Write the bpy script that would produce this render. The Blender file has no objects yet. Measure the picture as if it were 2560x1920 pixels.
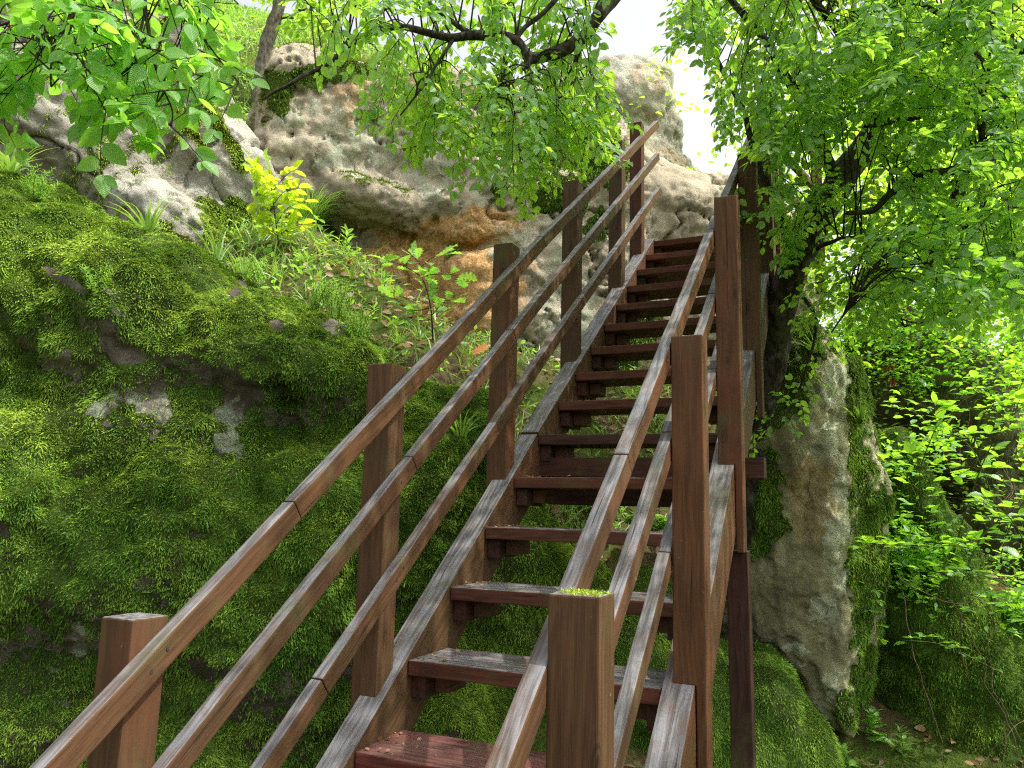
import bpy, bmesh, math, random
import numpy as np
from mathutils import Matrix, Vector

scene = bpy.context.scene
COL = scene.collection
RNG = np.random.default_rng(11)
random.seed(5)
PI = math.pi

# ------------------------------------------------------------------ camera
CAM = np.array([1.4506, -2.1287, 0.7560])
FWD = np.array([-0.40105628, 0.9021042, 0.15925413])
RGT = np.array([0.91510082, 0.40246471, 0.02475178])
UPV = np.array([0.04176549, -0.15566044, 0.98692729])
FPX = 1922.9


def ray(px, py):
    return FWD + RGT * (px - 1280) / FPX - UPV * (py - 960) / FPX


def at(px, py, t):
    """survey sighting -> world point at distance t in front of the tripod"""
    return CAM + ray(px, py) * t


cam_d = bpy.data.cameras.new('camera')
cam = bpy.data.objects.new('camera', cam_d)
COL.objects.link(cam)
cam_d.sensor_fit = 'HORIZONTAL'
cam_d.sensor_width = 36.0
cam_d.lens = FPX / 2560 * 36.0
cam_d.clip_start = 0.05
cam_d.clip_end = 1000
M = Matrix(((RGT[0], UPV[0], -FWD[0], CAM[0]), (RGT[1], UPV[1], -FWD[1], CAM[1]),
            (RGT[2], UPV[2], -FWD[2], CAM[2]), (0, 0, 0, 1)))
cam.matrix_world = M
scene.camera = cam

# ------------------------------------------------------------------ light
SUN = np.array([0.60, 0.0, 0.88])
SUN = SUN / np.linalg.norm(SUN)
elev = math.asin(SUN[2])
w = bpy.data.worlds.new('World')
scene.world = w
w.use_nodes = True
wt = w.node_tree
wt.nodes.clear()
sky = wt.nodes.new('ShaderNodeTexSky')
sky.sky_type = 'NISHITA'
sky.sun_disc = False
sky.sun_elevation = elev
sky.sun_rotation = math.atan2(SUN[0], SUN[1])
sky.air_density = 1.0
sky.dust_density = 4.0
sky.ozone_density = 1.0
hsv = wt.nodes.new('ShaderNodeHueSaturation')
hsv.inputs['Saturation'].default_value = 0.2
hsv.inputs['Value'].default_value = 2.45
bg = wt.nodes.new('ShaderNodeBackground')
bg.inputs['Strength'].default_value = 0.15
wo = wt.nodes.new('ShaderNodeOutputWorld')
wt.links.new(sky.outputs[0], hsv.inputs['Color'])
wt.links.new(hsv.outputs[0], bg.inputs['Color'])
wt.links.new(bg.outputs[0], wo.inputs[0])
sl = bpy.data.lights.new('sun', 'SUN')
sl.energy = 5.0
sl.angle = math.radians(0.5)
sl.color = (1.0, 0.95, 0.84)
so = bpy.data.objects.new('sun', sl)
COL.objects.link(so)
so.rotation_euler = Vector(-SUN).to_track_quat('-Z', 'Y').to_euler()
so.location = (3, 6, 14)

scene.view_settings.view_transform = 'Standard'
scene.view_settings.look = 'None'
scene.view_settings.exposure = 0
scene.view_settings.gamma = 1
try:
    cy = scene.cycles
    cy.use_denoising = False
    scene.cycles.pixel_filter_type = 'BLACKMAN_HARRIS'
    cy.filter_width = 1.2
    cy.max_bounces = 8
    cy.diffuse_bounces = 4
    cy.glossy_bounces = 2
    cy.transmission_bounces = 6
    cy.transparent_max_bounces = 8
    cy.sample_clamp_indirect = 6
    cy.caustics_reflective = False
    cy.caustics_refractive = False
except Exception:
    pass


# ------------------------------------------------------------------ noise
def _hash(ix, iy, iz):
    h = (ix.astype(np.uint32) * np.uint32(374761393) + iy.astype(np.uint32) * np.uint32(668265263)
         + iz.astype(np.uint32) * np.uint32(2147483647 - 1013904222))
    h = (h ^ (h >> np.uint32(13))) * np.uint32(1274126177)
    h = h ^ (h >> np.uint32(16))
    h = h * np.uint32(2246822519)
    h = h ^ (h >> np.uint32(15))
    return h.astype(np.float64) / 4294967295.0 * 2 - 1


def vnoise(P):
    P = np.asarray(P, float)
    I = np.floor(P).astype(np.int64)
    f = P - I
    u = f * f * f * (f * (f * 6 - 15) + 10)
    r = 0
    for dx in (0, 1):
        wx = u[:, 0] if dx else 1 - u[:, 0]
        for dy in (0, 1):
            wy = u[:, 1] if dy else 1 - u[:, 1]
            for dz in (0, 1):
                wz = u[:, 2] if dz else 1 - u[:, 2]
                r = r + wx * wy * wz * _hash(I[:, 0] + dx, I[:, 1] + dy, I[:, 2] + dz)
    return r


def fbm(P, s=1.0, o=4, seed=0, gain=0.5):
    P = np.asarray(P, float) * s + seed * 17.31 + 1000.0
    a, r, n = 1.0, 0, 0
    for _ in range(o):
        r = r + a * vnoise(P)
        n += a
        a *= gain
        P = P * 2.03 + 5.7
    return r / n * 1.6


def sstep(a, b, x):
    t = np.clip((x - a) / (b - a), 0, 1)
    return t * t * (3 - 2 * t)


def unit(v):
    v = np.asarray(v, float)
    return v / np.maximum(np.linalg.norm(v, axis=-1, keepdims=True), 1e-9)


# ------------------------------------------------------------------ objects
def tag(o, label=None, cat=None, group=None, kind=None):
    if label: o['label'] = label
    if cat: o['category'] = cat
    if group: o['group'] = group
    if kind: o['kind'] = kind
    return o


def thing(name, label, cat, loc, group=None):
    o = bpy.data.objects.new(name, None)
    COL.objects.link(o)
    o.empty_display_size = 0.1
    o.location = [float(c) for c in loc]
    return tag(o, label, cat, group)


def make_mesh(name, V, faces, mat, origin=(0, 0, 0), parent=None, uv=None, attrs=None, smooth=True):
    """V (n,3) world; faces: list of int arrays (m,k). origin: where the object's own origin sits"""
    V = np.asarray(V, np.float64)
    org = np.asarray(origin, float)
    me = bpy.data.meshes.new(name)
    faces = [np.asarray(f, np.int64) for f in faces if len(f)]
    me.vertices.add(len(V))
    me.vertices.foreach_set('co', (V - org).astype(np.float32).ravel())
    li = np.concatenate([f.ravel() for f in faces])
    tot = np.concatenate([np.full(len(f), f.shape[1]) for f in faces])
    st = np.concatenate([[0], np.cumsum(tot)[:-1]])
    me.loops.add(len(li))
    me.loops.foreach_set('vertex_index', li.astype(np.int32))
    me.polygons.add(len(tot))
    me.polygons.foreach_set('loop_start', st.astype(np.int32))
    me.update(calc_edges=True)
    if uv is not None:
        l = me.uv_layers.new(name='UVMap')
        l.data.foreach_set('uv', np.asarray(uv, np.float32)[li].ravel())
    for k, a in (attrs or {}).items():
        at_ = me.attributes.new(k, 'FLOAT', 'POINT')
        at_.data.foreach_set('value', np.asarray(a, np.float32))
    me.polygons.foreach_set('use_smooth', np.full(len(tot), smooth))
    me.materials.append(mat)
    o = bpy.data.objects.new(name, me)
    COL.objects.link(o)
    if parent is not None:
        o.parent = parent
        po = np.array(parent.location)
        if parent.parent is not None:
            po = po + np.array(parent.parent.location)
        o.location = [float(c) for c in org - po]
    else:
        o.location = [float(c) for c in org]
    return o


class MB:
    """collects geometry for one mesh"""
    def __init__(s):
        s.V, s.F, s.UV, s.A, s.n = [], {}, [], [], 0

    def add(s, V, faces, uv=None, a=0.5):
        V = np.asarray(V, float)
        for f in faces:
            f = np.asarray(f, np.int64)
            s.F.setdefault(f.shape[1], []).append(f + s.n)
        s.V.append(V)
        s.UV.append(np.zeros((len(V), 2)) if uv is None else np.asarray(uv, float))
        s.A.append(np.full(len(V), a, float) if np.isscalar(a) else np.asarray(a, float))
        s.n += len(V)

    def build(s, name, mat, origin=(0, 0, 0), parent=None, smooth=True):
        return make_mesh(name, np.concatenate(s.V), [np.concatenate(f) for f in s.F.values()], mat, origin, parent,
                         np.concatenate(s.UV), {'col': np.concatenate(s.A)}, smooth)

    def tube(s, pts, rad, n=6, a=0.5, rough=0.0):
        pts = np.asarray(pts, float)
        m = len(pts)
        rad = np.broadcast_to(np.asarray(rad, float), (m,))
        T = unit(np.gradient(pts, axis=0))
        ref = np.array([0, 0, 1.0]) if abs(T[0][2]) < .9 else np.array([1.0, 0, 0])
        nrm = unit(np.cross(T[0], ref))
        ang = np.arange(n) * 2 * PI / n
        V = []
        L = 0
        uv = []
        for i in range(m):
            nrm = unit(nrm - T[i] * (nrm @ T[i]))
            b = np.cross(T[i], nrm)
            ring = np.cos(ang)[:, None] * nrm + np.sin(ang)[:, None] * b
            V.append(pts[i] + ring * rad[i])
            if i: L += np.linalg.norm(pts[i] - pts[i - 1])
            uv.append(np.stack([np.full(n, L), ang / (2 * PI)], -1))
        V = np.concatenate(V)
        if rough:
            C0 = np.repeat(pts, n, 0)
            d = V - C0
            V = C0 + d * (1 + rough * fbm(V, 9, 3))[:, None]
        k = np.arange(n)
        q = []
        for i in range(m - 1):
            q.append(np.stack([i * n + k, i * n + (k + 1) % n, (i + 1) * n + (k + 1) % n, (i + 1) * n + k], -1))
        fs = [np.concatenate(q)]
        cap = (m - 1) * n
        fs.append(np.stack([np.full(n - 2, cap), cap + 1 + np.arange(n - 2), cap + 2 + np.arange(n - 2)], -1))
        s.add(V, fs, np.concatenate(uv), a)


def spline(P, n=8):
    P = np.asarray(P, float)
    Q = np.vstack([2 * P[0] - P[1], P, 2 * P[-1] - P[-2]])
    out = []
    for i in range(1, len(Q) - 2):
        for u in np.linspace(0, 1, n, endpoint=False):
            a, b, c, d = Q[i - 1], Q[i], Q[i + 1], Q[i + 2]
            out.append(.5 * (2 * b + (c - a) * u + (2 * a - 5 * b + 4 * c - d) * u * u + (3 * b - a - 3 * c + d) * u ** 3))
    out.append(P[-1])
    return np.array(out)


# ------------------------------------------------------------------ materials
class NT:
    def __init__(s, name):
        s.m = bpy.data.materials.new(name)
        s.m.use_nodes = True
        s.t = s.m.node_tree
        s.t.nodes.clear()
        s.out = s.n('ShaderNodeOutputMaterial')

    def n(s, k, **kw):
        x = s.t.nodes.new(k)
        for a, b in kw.items():
            setattr(x, a, b)
        return x

    def put(s, sock, v):
        if isinstance(v, bpy.types.NodeSocket):
            s.t.links.new(v, sock)
        elif v is not None:
            if hasattr(sock.default_value, '__len__') and not isinstance(v, (int, float)):
                v = list(v)
                if len(sock.default_value) == 4 and len(v) == 3: v = v + [1]
            sock.default_value = v

    def math(s, op, a, b=0.0, c=None, clamp=False):
        x = s.n('ShaderNodeMath', operation=op, use_clamp=clamp)
        s.put(x.inputs[0], a); s.put(x.inputs[1], b)
        if c is not None: s.put(x.inputs[2], c)
        return x.outputs[0]

    def vmath(s, op, a, b):
        x = s.n('ShaderNodeVectorMath', operation=op)
        s.put(x.inputs[0], a)
        if op == 'SCALE': s.put(x.inputs['Scale'], b)
        else: s.put(x.inputs[1], b)
        return x.outputs[0]

    def mix(s, f, a, b, mode='MIX'):
        x = s.n('ShaderNodeMix', data_type='RGBA', blend_type=mode)
        s.put(x.inputs[0], f); s.put(x.inputs[6], a); s.put(x.inputs[7], b)
        return x.outputs[2]

    def noise(s, vec, scale, detail=4, rough=.55, dist=0):
        x = s.n('ShaderNodeTexNoise')
        s.put(x.inputs['Vector'], vec)
        x.inputs['Scale'].default_value = scale
        x.inputs['Detail'].default_value = detail
        x.inputs['Roughness'].default_value = rough
        x.inputs['Distortion'].default_value = dist
        return x.outputs['Fac']

    def vor(s, vec, scale, feat='F1'):
        x = s.n('ShaderNodeTexVoronoi', feature=feat)
        s.put(x.inputs['Vector'], vec)
        x.inputs['Scale'].default_value = scale
        return x.outputs['Distance']

    def step(s, v, a, b):
        x = s.n('ShaderNodeMapRange', interpolation_type='SMOOTHSTEP')
        s.put(x.inputs[0], v)
        x.inputs[1].default_value = a
        x.inputs[2].default_value = b
        return x.outputs[0]

    def ramp(s, f, stops):
        x = s.n('ShaderNodeValToRGB')
        e = x.color_ramp.elements
        while len(e) < len(stops): e.new(.5)
        for i, (p, c) in enumerate(stops):
            e[i].position = p
            e[i].color = (*c, 1)
        s.put(x.inputs[0], f)
        return x.outputs[0]

    def attr(s, name):
        return s.n('ShaderNodeAttribute', attribute_name=name).outputs['Fac']

    def coord(s, k='Object'):
        return s.n('ShaderNodeTexCoord').outputs[k]

    def bump(s, h, strength=.4, dist=.01, normal=None):
        x = s.n('ShaderNodeBump')
        x.inputs['Strength'].default_value = strength
        x.inputs['Distance'].default_value = dist
        s.put(x.inputs['Height'], h)
        if normal is not None: s.put(x.inputs['Normal'], normal)
        return x.outputs[0]

    def principled(s, col, rough=.8, normal=None, spec=.3):
        x = s.n('ShaderNodeBsdfPrincipled')
        s.put(x.inputs['Base Color'], col)
        s.put(x.inputs['Roughness'], rough)
        s.put(x.inputs['Specular IOR Level'], spec)
        if normal is not None: s.put(x.inputs['Normal'], normal)
        return x.outputs[0]

    def done(s, sh):
        s.t.links.new(sh, s.out.inputs[0])
        return s.m


def wood_mat(name, base, dark, red, grey=(.215, .212, .225), weather=1.0):
    t = NT(name)
    oi = t.n('ShaderNodeObjectInfo')
    off = t.math('MULTIPLY', oi.outputs['Random'], 37.0)
    comb = t.n('ShaderNodeCombineXYZ')
    for i in range(3): t.put(comb.inputs[i], off)
    co = t.vmath('ADD', t.coord('Object'), comb.outputs[0])
    st = t.vmath('MULTIPLY', co, (1.6, 26.0, 26.0))
    warp = t.noise(t.vmath('MULTIPLY', co, (1.2, 5, 5)), 1.0, 2)
    st2 = t.vmath('ADD', st, t.vmath('SCALE', t.n('ShaderNodeCombineXYZ').outputs[0], 0))
    comb2 = t.n('ShaderNodeCombineXYZ')
    t.put(comb2.inputs[1], t.math('MULTIPLY', warp, 3.0))
    t.put(comb2.inputs[2], t.math('MULTIPLY', warp, 2.4))
    st2 = t.vmath('ADD', st, comb2.outputs[0])
    grain = t.noise(st2, 3.0, 3, .5)
    fine = t.noise(t.vmath('MULTIPLY', co, (6, 160, 160)), 2.2, 3, .6)
    big = t.noise(t.vmath('MULTIPLY', co, (1.3, 5, 5)), 1.5, 4, .6)
    mid = t.noise(co, 14, 5, .65)
    col = t.mix(t.step(grain, .36, .64), dark, base)
    col = t.mix(t.math('MULTIPLY', t.step(big, .5, .66), .65), col, red)
    col = t.mix(t.math('MULTIPLY', t.step(fine, .55, .75), .16), col, t.mix(.3, base, grey))
    # per-piece value shift
    col = t.mix(1.0, col, t.ramp(oi.outputs['Random'], [(0, (.74, .80, .78)), (.3, (1.05, .98, .95)), (.6, (.88, .92, .88)), (1, (1.12, .96, .86))]), 'MULTIPLY')
    # knots
    kn = t.vor(t.vmath('MULTIPLY', co, (1.0, 2.6, 2.6)), 2.3)
    ring = t.math('SINE', t.math('MULTIPLY', kn, 130.0))
    kz = t.step(kn, .17, .05)
    col = t.mix(t.math('MULTIPLY', kz, .75), col, t.mix(t.step(ring, -.4, .8), (.03, .018, .012), dark))
    # weathered grey on everything that looks up
    gz = t.n('ShaderNodeSeparateXYZ')
    t.put(gz.inputs[0], t.n('ShaderNodeNewGeometry').outputs['True Normal'])
    up = t.step(gz.outputs[2], .35, .7)
    wmask = t.math('MULTIPLY', up, t.math('ADD', t.math('MULTIPLY', t.step(big, .30, .50), .60), t.math('MULTIPLY', t.step(mid, .34, .56), .40)))
    wmask = t.math('MULTIPLY', wmask, weather, clamp=True)
    gcol = t.mix(t.step(grain, .35, .65), (.095, .088, .090), grey)
    col = t.mix(wmask, col, gcol)
    # chips of missing paint everywhere and a green film in the damp places
    chip = t.math('MULTIPLY', t.step(t.noise(co, 46, 4, .7), .68, .73), .4)
    col = t.mix(chip, col, (.34, .31, .27))
    alg = t.math('MULTIPLY', t.step(t.noise(co, 4.2, 5, .65),   .52, .72), .50)
    col = t.mix(alg, col, (.085, .09, .035))
    crk = t.math('MULTIPLY', t.step(t.noise(t.vmath('MULTIPLY', co, (1.1, 48, 48)), 1.6, 3, .6), .655, .69), .75)
    col = t.mix(crk, col, (.022, .014, .01))
    # dirt running down
    dirt = t.math('MULTIPLY', t.step(t.noise(co, 2.4, 6, .7), .56, .72), .45)
    col = t.mix(dirt, col, (.035, .026, .02))
    h = t.math('ADD', t.math('MULTIPLY', grain, .7), t.math('MULTIPLY', fine, .6))
    h = t.math('SUBTRACT', h, t.math('MULTIPLY', crk, 1.2))
    nrm = t.bump(h, .6, .004)
    rough = t.math('ADD', .46, t.math('MULTIPLY', grain, .30))
    return t.done(t.principled(col, rough, nrm, t.math('ADD', .12, t.math('MULTIPLY', up, .16))))


def rock_mat(name, light, darkc, lichc=(.36, .40, .30), moss1=(.030, .055, .008), moss2=(.11, .15, .018), strata=False, bumpy=1.0):
    t = NT(name)
    co = t.coord('Object')
    n1 = t.noise(co, 1.4, 6, .62, .4)
    n2 = t.noise(co, 7, 6, .65)
    n3 = t.noise(co, 42, 5, .7)
    n4 = t.noise(co, 150, 3, .7)
    col = t.mix(t.step(n1, .36, .64), darkc, light)
    col = t.mix(t.math('MULTIPLY', t.step(n2, .52, .66), .6), col, t.mix(.5, darkc, (.10, .085, .065)))
    col = t.mix(t.math('MULTIPLY', t.step(n3, .56, .70), .35), col, (.055, .048, .04))
    # orange sandstone
    org = t.math('MULTIPLY', t.attr('orange'), t.step(t.math('ADD', n2, t.math('MULTIPLY', n1, .5)), .45, .75), clamp=True)
    col = t.mix(org, col, t.mix(t.step(n3, .4, .62), (.42, .23, .09), (.62, .39, .18)))
    # dark stains, plus shade painted on undersides and the pillar's left
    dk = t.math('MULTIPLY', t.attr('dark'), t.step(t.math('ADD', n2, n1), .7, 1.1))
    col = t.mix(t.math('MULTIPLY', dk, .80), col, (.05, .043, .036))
    # lichen
    la = t.math('ADD', t.attr('lich'), t.math('MULTIPLY', t.math('SUBTRACT', n2, .5), 1.5))
    la = t.math('ADD', la, t.math('MULTIPLY', t.math('SUBTRACT', n3, .5), .9))
    lm = t.step(la, .42, .56)
    col = t.mix(t.math('MULTIPLY', lm, .85), col, t.mix(t.step(n4, .4, .65), t.mix(.5, lichc, darkc), lichc))
    # dark speckles
    col = t.mix(.75, col, t.ramp(n4, [(.30, (.58, .57, .55)), (.47, (1, 1, 1)), (.70, (1.35, 1.33, 1.28))]), 'MULTIPLY')
    col = t.mix(.6, col, t.ramp(n3, [(.32, (.68, .66, .63)), (.5, (1, 1, 1)), (.68, (1.2, 1.18, 1.14))]), 'MULTIPLY')
    sp = t.step(t.vor(co, 55), .20, .10)
    col = t.mix(t.math('MULTIPLY', sp, .30), col, (.03, .03, .025))
    # moss
    ma = t.math('ADD', t.attr('moss'), t.math('MULTIPLY', t.math('SUBTRACT', n2, .5), 1.0))
    ma = t.math('ADD', ma, t.math('MULTIPLY', t.math('SUBTRACT', n3, .5), .6))
    mm = t.step(ma, .40, .56)
    mc = t.mix(t.step(n3, .36, .66), moss1, moss2)
    mc = t.mix(t.step(n1, .4, .65), mc, t.mix(.5, moss1, (.035, .035, .012)))
    col = t.mix(mm, col, mc)
    h = t.math('ADD', t.math('MULTIPLY', n2, 1.4), t.math('MULTIPLY', n3, .7))
    h = t.math('ADD', h, t.math('MULTIPLY', n4, .45))
    h = t.math('ADD', h, t.math('MULTIPLY', mm, .8))
    nrm = t.bump(h, .8 * bumpy, .03)
    return t.done(t.principled(col, .92, nrm, .15))


def moss_mat(name, c0, c1, c2):
    t = NT(name)
    a = t.attr('col')
    n = t.noise(t.coord('Object'), 1.8, 5, .65)
    n = t.step(n, .25, .75)
    f = t.math('ADD', t.math('MULTIPLY', a, .55), t.math('MULTIPLY', n, .62))
    col = t.ramp(f, [(.22, c0), (.55, c1), (.92, c2)])
    d = t.n('ShaderNodeBsdfDiffuse')
    t.put(d.inputs[0], col)
    tr = t.n('ShaderNodeBsdfTranslucent')
    t.put(tr.inputs[0], t.mix(.5, col, (.16, .20, .02)))
    mx = t.n('ShaderNodeMixShader')
    mx.inputs[0].default_value = .3
    t.t.links.new(d.outputs[0], mx.inputs[1])
    t.t.links.new(tr.outputs[0], mx.inputs[2])
    return t.done(mx.outputs[0])


def leaf_mat(name, dcol, dcol2, tcol, tcol2, gloss=.05, veins=16.0):
    t = NT(name)
    a = t.attr('col')
    uv = t.n('ShaderNodeUVMap').outputs[0]
    sp = t.n('ShaderNodeSeparateXYZ')
    t.put(sp.inputs[0], uv)
    u, v = sp.outputs[0], t.math('ABSOLUTE', sp.outputs[1])
    ph = t.math('MULTIPLY', t.math('SUBTRACT', u, t.math('MULTIPLY', v, .75)), veins * 2 * PI)
    s = t.math('SINE', ph)
    vein = t.step(s, .55, 1.0)
    mid = t.step(v, .05, .015)
    vm = t.math('MAXIMUM', t.math('MULTIPLY', vein, .55), mid)
    col = t.mix(a, dcol, dcol2)
    blotch = t.noise(t.coord('Object'), 22, 3)
    col = t.mix(t.math('MULTIPLY', t.step(blotch, .5, .7), .35), col, t.mix(.5, dcol, (.02, .04, .01)))
    col = t.mix(t.math('MULTIPLY', vm, .4), col, t.mix(.5, dcol2, (.25, .3, .12)))
    tc = t.mix(a, tcol, tcol2)
    tc = t.mix(t.math('MULTIPLY', vm, .35), tc, t.mix(.6, tcol, (.05, .09, .01)))
    nrm = t.bump(s, .25, .002)
    d = t.n('ShaderNodeBsdfDiffuse')
    t.put(d.inputs[0], col); t.put(d.inputs['Normal'], nrm)
    tr = t.n('ShaderNodeBsdfTranslucent')
    t.put(tr.inputs[0], tc)
    ad = t.n('ShaderNodeAddShader')
    t.t.links.new(d.outputs[0], ad.inputs[0]); t.t.links.new(tr.outputs[0], ad.inputs[1])
    g = t.n('ShaderNodeBsdfGlossy')
    g.inputs[0].default_value = (.9, .95, 1, 1)
    g.inputs['Roughness'].default_value = .42
    t.put(g.inputs['Normal'], nrm)
    mx = t.n('ShaderNodeMixShader')
    mx.inputs[0].default_value = gloss
    t.t.links.new(ad.outputs[0], mx.inputs[1]); t.t.links.new(g.outputs[0], mx.inputs[2])
    return t.done(mx.outputs[0])


def bark_mat(name, c0, c1, lich=.3):
    t = NT(name)
    co = t.coord('Object')
    n1 = t.noise(co, 7, 5, .65)
    n2 = t.noise(t.vmath('MULTIPLY', co, (1, 1, .35)), 38, 4, .65)
    n3 = t.noise(co, 3, 4)
    col = t.mix(t.step(n2, .36, .64), c0, c1)
    col = t.mix(t.math('MULTIPLY', t.step(n1, .52, .66), lich), col, (.26, .27, .22))
    col = t.mix(t.math('MULTIPLY', t.step(n3, .52, .68), .5), col, (.05, .07, .015))
    nrm = t.bump(t.math('ADD', n2, n1), .8, .012)
    return t.done(t.principled(col, .9, nrm, .15))


def plain_mat(name, c0, c1, scale=20, rough=.85):
    t = NT(name)
    n = t.noise(t.coord('Object'), scale, 5, .65)
    n2 = t.noise(t.coord('Object'), scale * .12, 4, .6)
    col = t.mix(t.step(n, .35, .65), c0, c1)
    col = t.mix(t.math('MULTIPLY', t.step(n2, .45, .65), .5), col, c0)
    return t.done(t.principled(col, rough, t.bump(n, .7, .02), .2))


def ground_mat():
    t = NT('forest_floor')
    co = t.coord('Object')
    n1 = t.noise(co, .9, 6, .65)
    n2 = t.noise(co, 9, 6, .7)
    n3 = t.noise(co, 60, 4, .7)
    v = t.vor(co, 26)
    col = t.mix(t.step(n2, .36, .62), (.045, .030, .019), (.13, .085, .05))
    col = t.mix(t.math('MULTIPLY', t.step(v, .1, .4), .5), col, (.19, .13, .075))
    col = t.mix(t.math('MULTIPLY', t.step(n3, .55, .7), .5), col, (.03, .022, .015))
    g = t.step(t.math('ADD', n1, t.math('MULTIPLY', n2, .25)), .52, .68)
    col = t.mix(g, col, t.mix(t.step(n3, .4, .6), (.035, .06, .01), (.09, .125, .02)))
    return t.done(t.principled(col, .95, t.bump(t.math('ADD', n2, n3), .9, .03), .1))


WOOD = wood_mat('stained_timber', (.108, .058, .030), (.074, .040, .021), (.125, .051, .029))
WOODR = wood_mat('red_stained_timber', (.115, .043, .028), (.072, .029, .018), (.14, .042, .028), weather=.95)
WOODW = wood_mat('wet_red_timber', (.17, .05, .035), (.09, .026, .02), (.22, .055, .04), weather=.2)
WOODD = wood_mat('dark_timber', (.075, .036, .026), (.04, .02, .015), (.09, .03, .022), weather=.6)
SAND = rock_mat('sandstone', (.50, .44, .335), (.34, .29, .21), lichc=(.44, .48, .37), bumpy=.7)
GREY = rock_mat('grey_sandstone', (.50, .475, .40), (.30, .285, .235), lichc=(.48, .50, .41))
PALE = rock_mat('buff_sandstone', (.50, .48, .31), (.28, .26, .145), lichc=(.54, .58, .44))
MROCK = rock_mat('mossy_rock', (.20, .175, .14), (.09, .075, .06), lichc=(.33, .39, .27), moss1=(.03, .06, .010), moss2=(.10, .16, .022))
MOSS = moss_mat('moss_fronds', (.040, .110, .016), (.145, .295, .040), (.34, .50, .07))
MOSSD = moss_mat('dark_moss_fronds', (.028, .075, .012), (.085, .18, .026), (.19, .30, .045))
MOSSY = moss_mat('sunlit_yellow_moss_fronds', (.11, .21, .02), (.32, .48, .05), (.54, .66, .09))  # sunlight painted into the moss colour, mostly for upward faces
LEAF = leaf_mat('hornbeam_leaf', (.036, .098, .017), (.075, .15, .024), (.22, .46, .035), (.46, .64, .05))
LEAFN = leaf_mat('near_hornbeam_leaf', (.045, .12, .02), (.085, .17, .028), (.20, .46, .04), (.34, .58, .05), .03, 11.0)
LEAFB = leaf_mat('far_leaf', (.04, .10, .012), (.09, .17, .02), (.30, .56, .03), (.52, .72, .05), .04, 8)
LEAFY = leaf_mat('young_leaf', (.07, .15, .015), (.13, .20, .02), (.30, .50, .02), (.52, .60, .03), .05, 9)
HERB = leaf_mat('herb_leaf', (.04, .11, .018), (.09, .19, .03), (.14, .34, .03), (.28, .46, .05), .06, 6)
BRAM = leaf_mat('bramble_leaf', (.05, .13, .016), (.10, .20, .022), (.18, .42, .02), (.34, .55, .03), .06, 8)
GRASS = leaf_mat('grass_blade', (.05, .12, .016), (.13, .20, .03), (.16, .34, .03), (.34, .46, .06), .05, 3)
DRY = leaf_mat('dry_leaf', (.13, .07, .035), (.30, .19, .10), (.10, .05, .02), (.22, .12, .04), .03, 7)
ORANGE = leaf_mat('orange_dry_leaf', (.32, .11, .03), (.42, .17, .05), (.30, .10, .02), (.40, .16, .03), .03, 7)
BARK = bark_mat('bark', (.022, .018, .014), (.075, .064, .052), .35)
BARKL = bark_mat('pale_bark', (.07, .06, .045), (.19, .165, .125), .5)
TWIG = bark_mat('twig_bark', (.020, .014, .010), (.06, .043, .030), .1)
STEM = plain_mat('green_stem', (.06, .09, .02), (.14, .17, .05), 40)
DRYSTEM = plain_mat('dry_stem', (.10, .07, .045), (.27, .20, .13), 40)
FLOWER = plain_mat('violet_petal', (.34, .30, .62), (.55, .5, .8), 60)
SEED = plain_mat('rust_seed_head', (.25, .10, .035), (.42, .21, .09), 60)
GROUND = ground_mat()
EARTH = plain_mat('bank_soil', (.03, .035, .014), (.10, .095, .04), 14)

# ------------------------------------------------------------------ staircase
R1, D1, R2_, D2 = .2251, .2936, .2080, .2792
W = .8938
EI = .029            # railing face outside the string's inner edge
TS = .0964           # string thickness
YB = 5 * D1


def nose(y):
    return y * R1 / D1 if y < YB else 5 * R1 + (y - YB) * R2_ / D2


def finish_box(bm, bev):
    bmesh.ops.recalc_face_normals(bm, faces=bm.faces)
    if bev:
        bmesh.ops.bevel(bm, geom=list(bm.edges), offset=bev, segments=2, profile=.6, affect='EDGES', clamp_overlap=True)


def link_bm(name, bm, mat, parent, matrix):
    me = bpy.data.meshes.new(name)
    bm.to_mesh(me)
    bm.free()
    me.materials.append(mat)
    o = bpy.data.objects.new(name, me)
    COL.objects.link(o)
    if parent is not None:
        o.parent = parent
        pm = Matrix.Translation(parent.location)
        if parent.parent is not None:
            pm = parent.parent.matrix_basis @ parent.matrix_basis
        else:
            pm = parent.matrix_basis.copy()
        o.matrix_basis = pm.inverted() @ matrix
    else:
        o.matrix_basis = matrix
    return o


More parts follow.
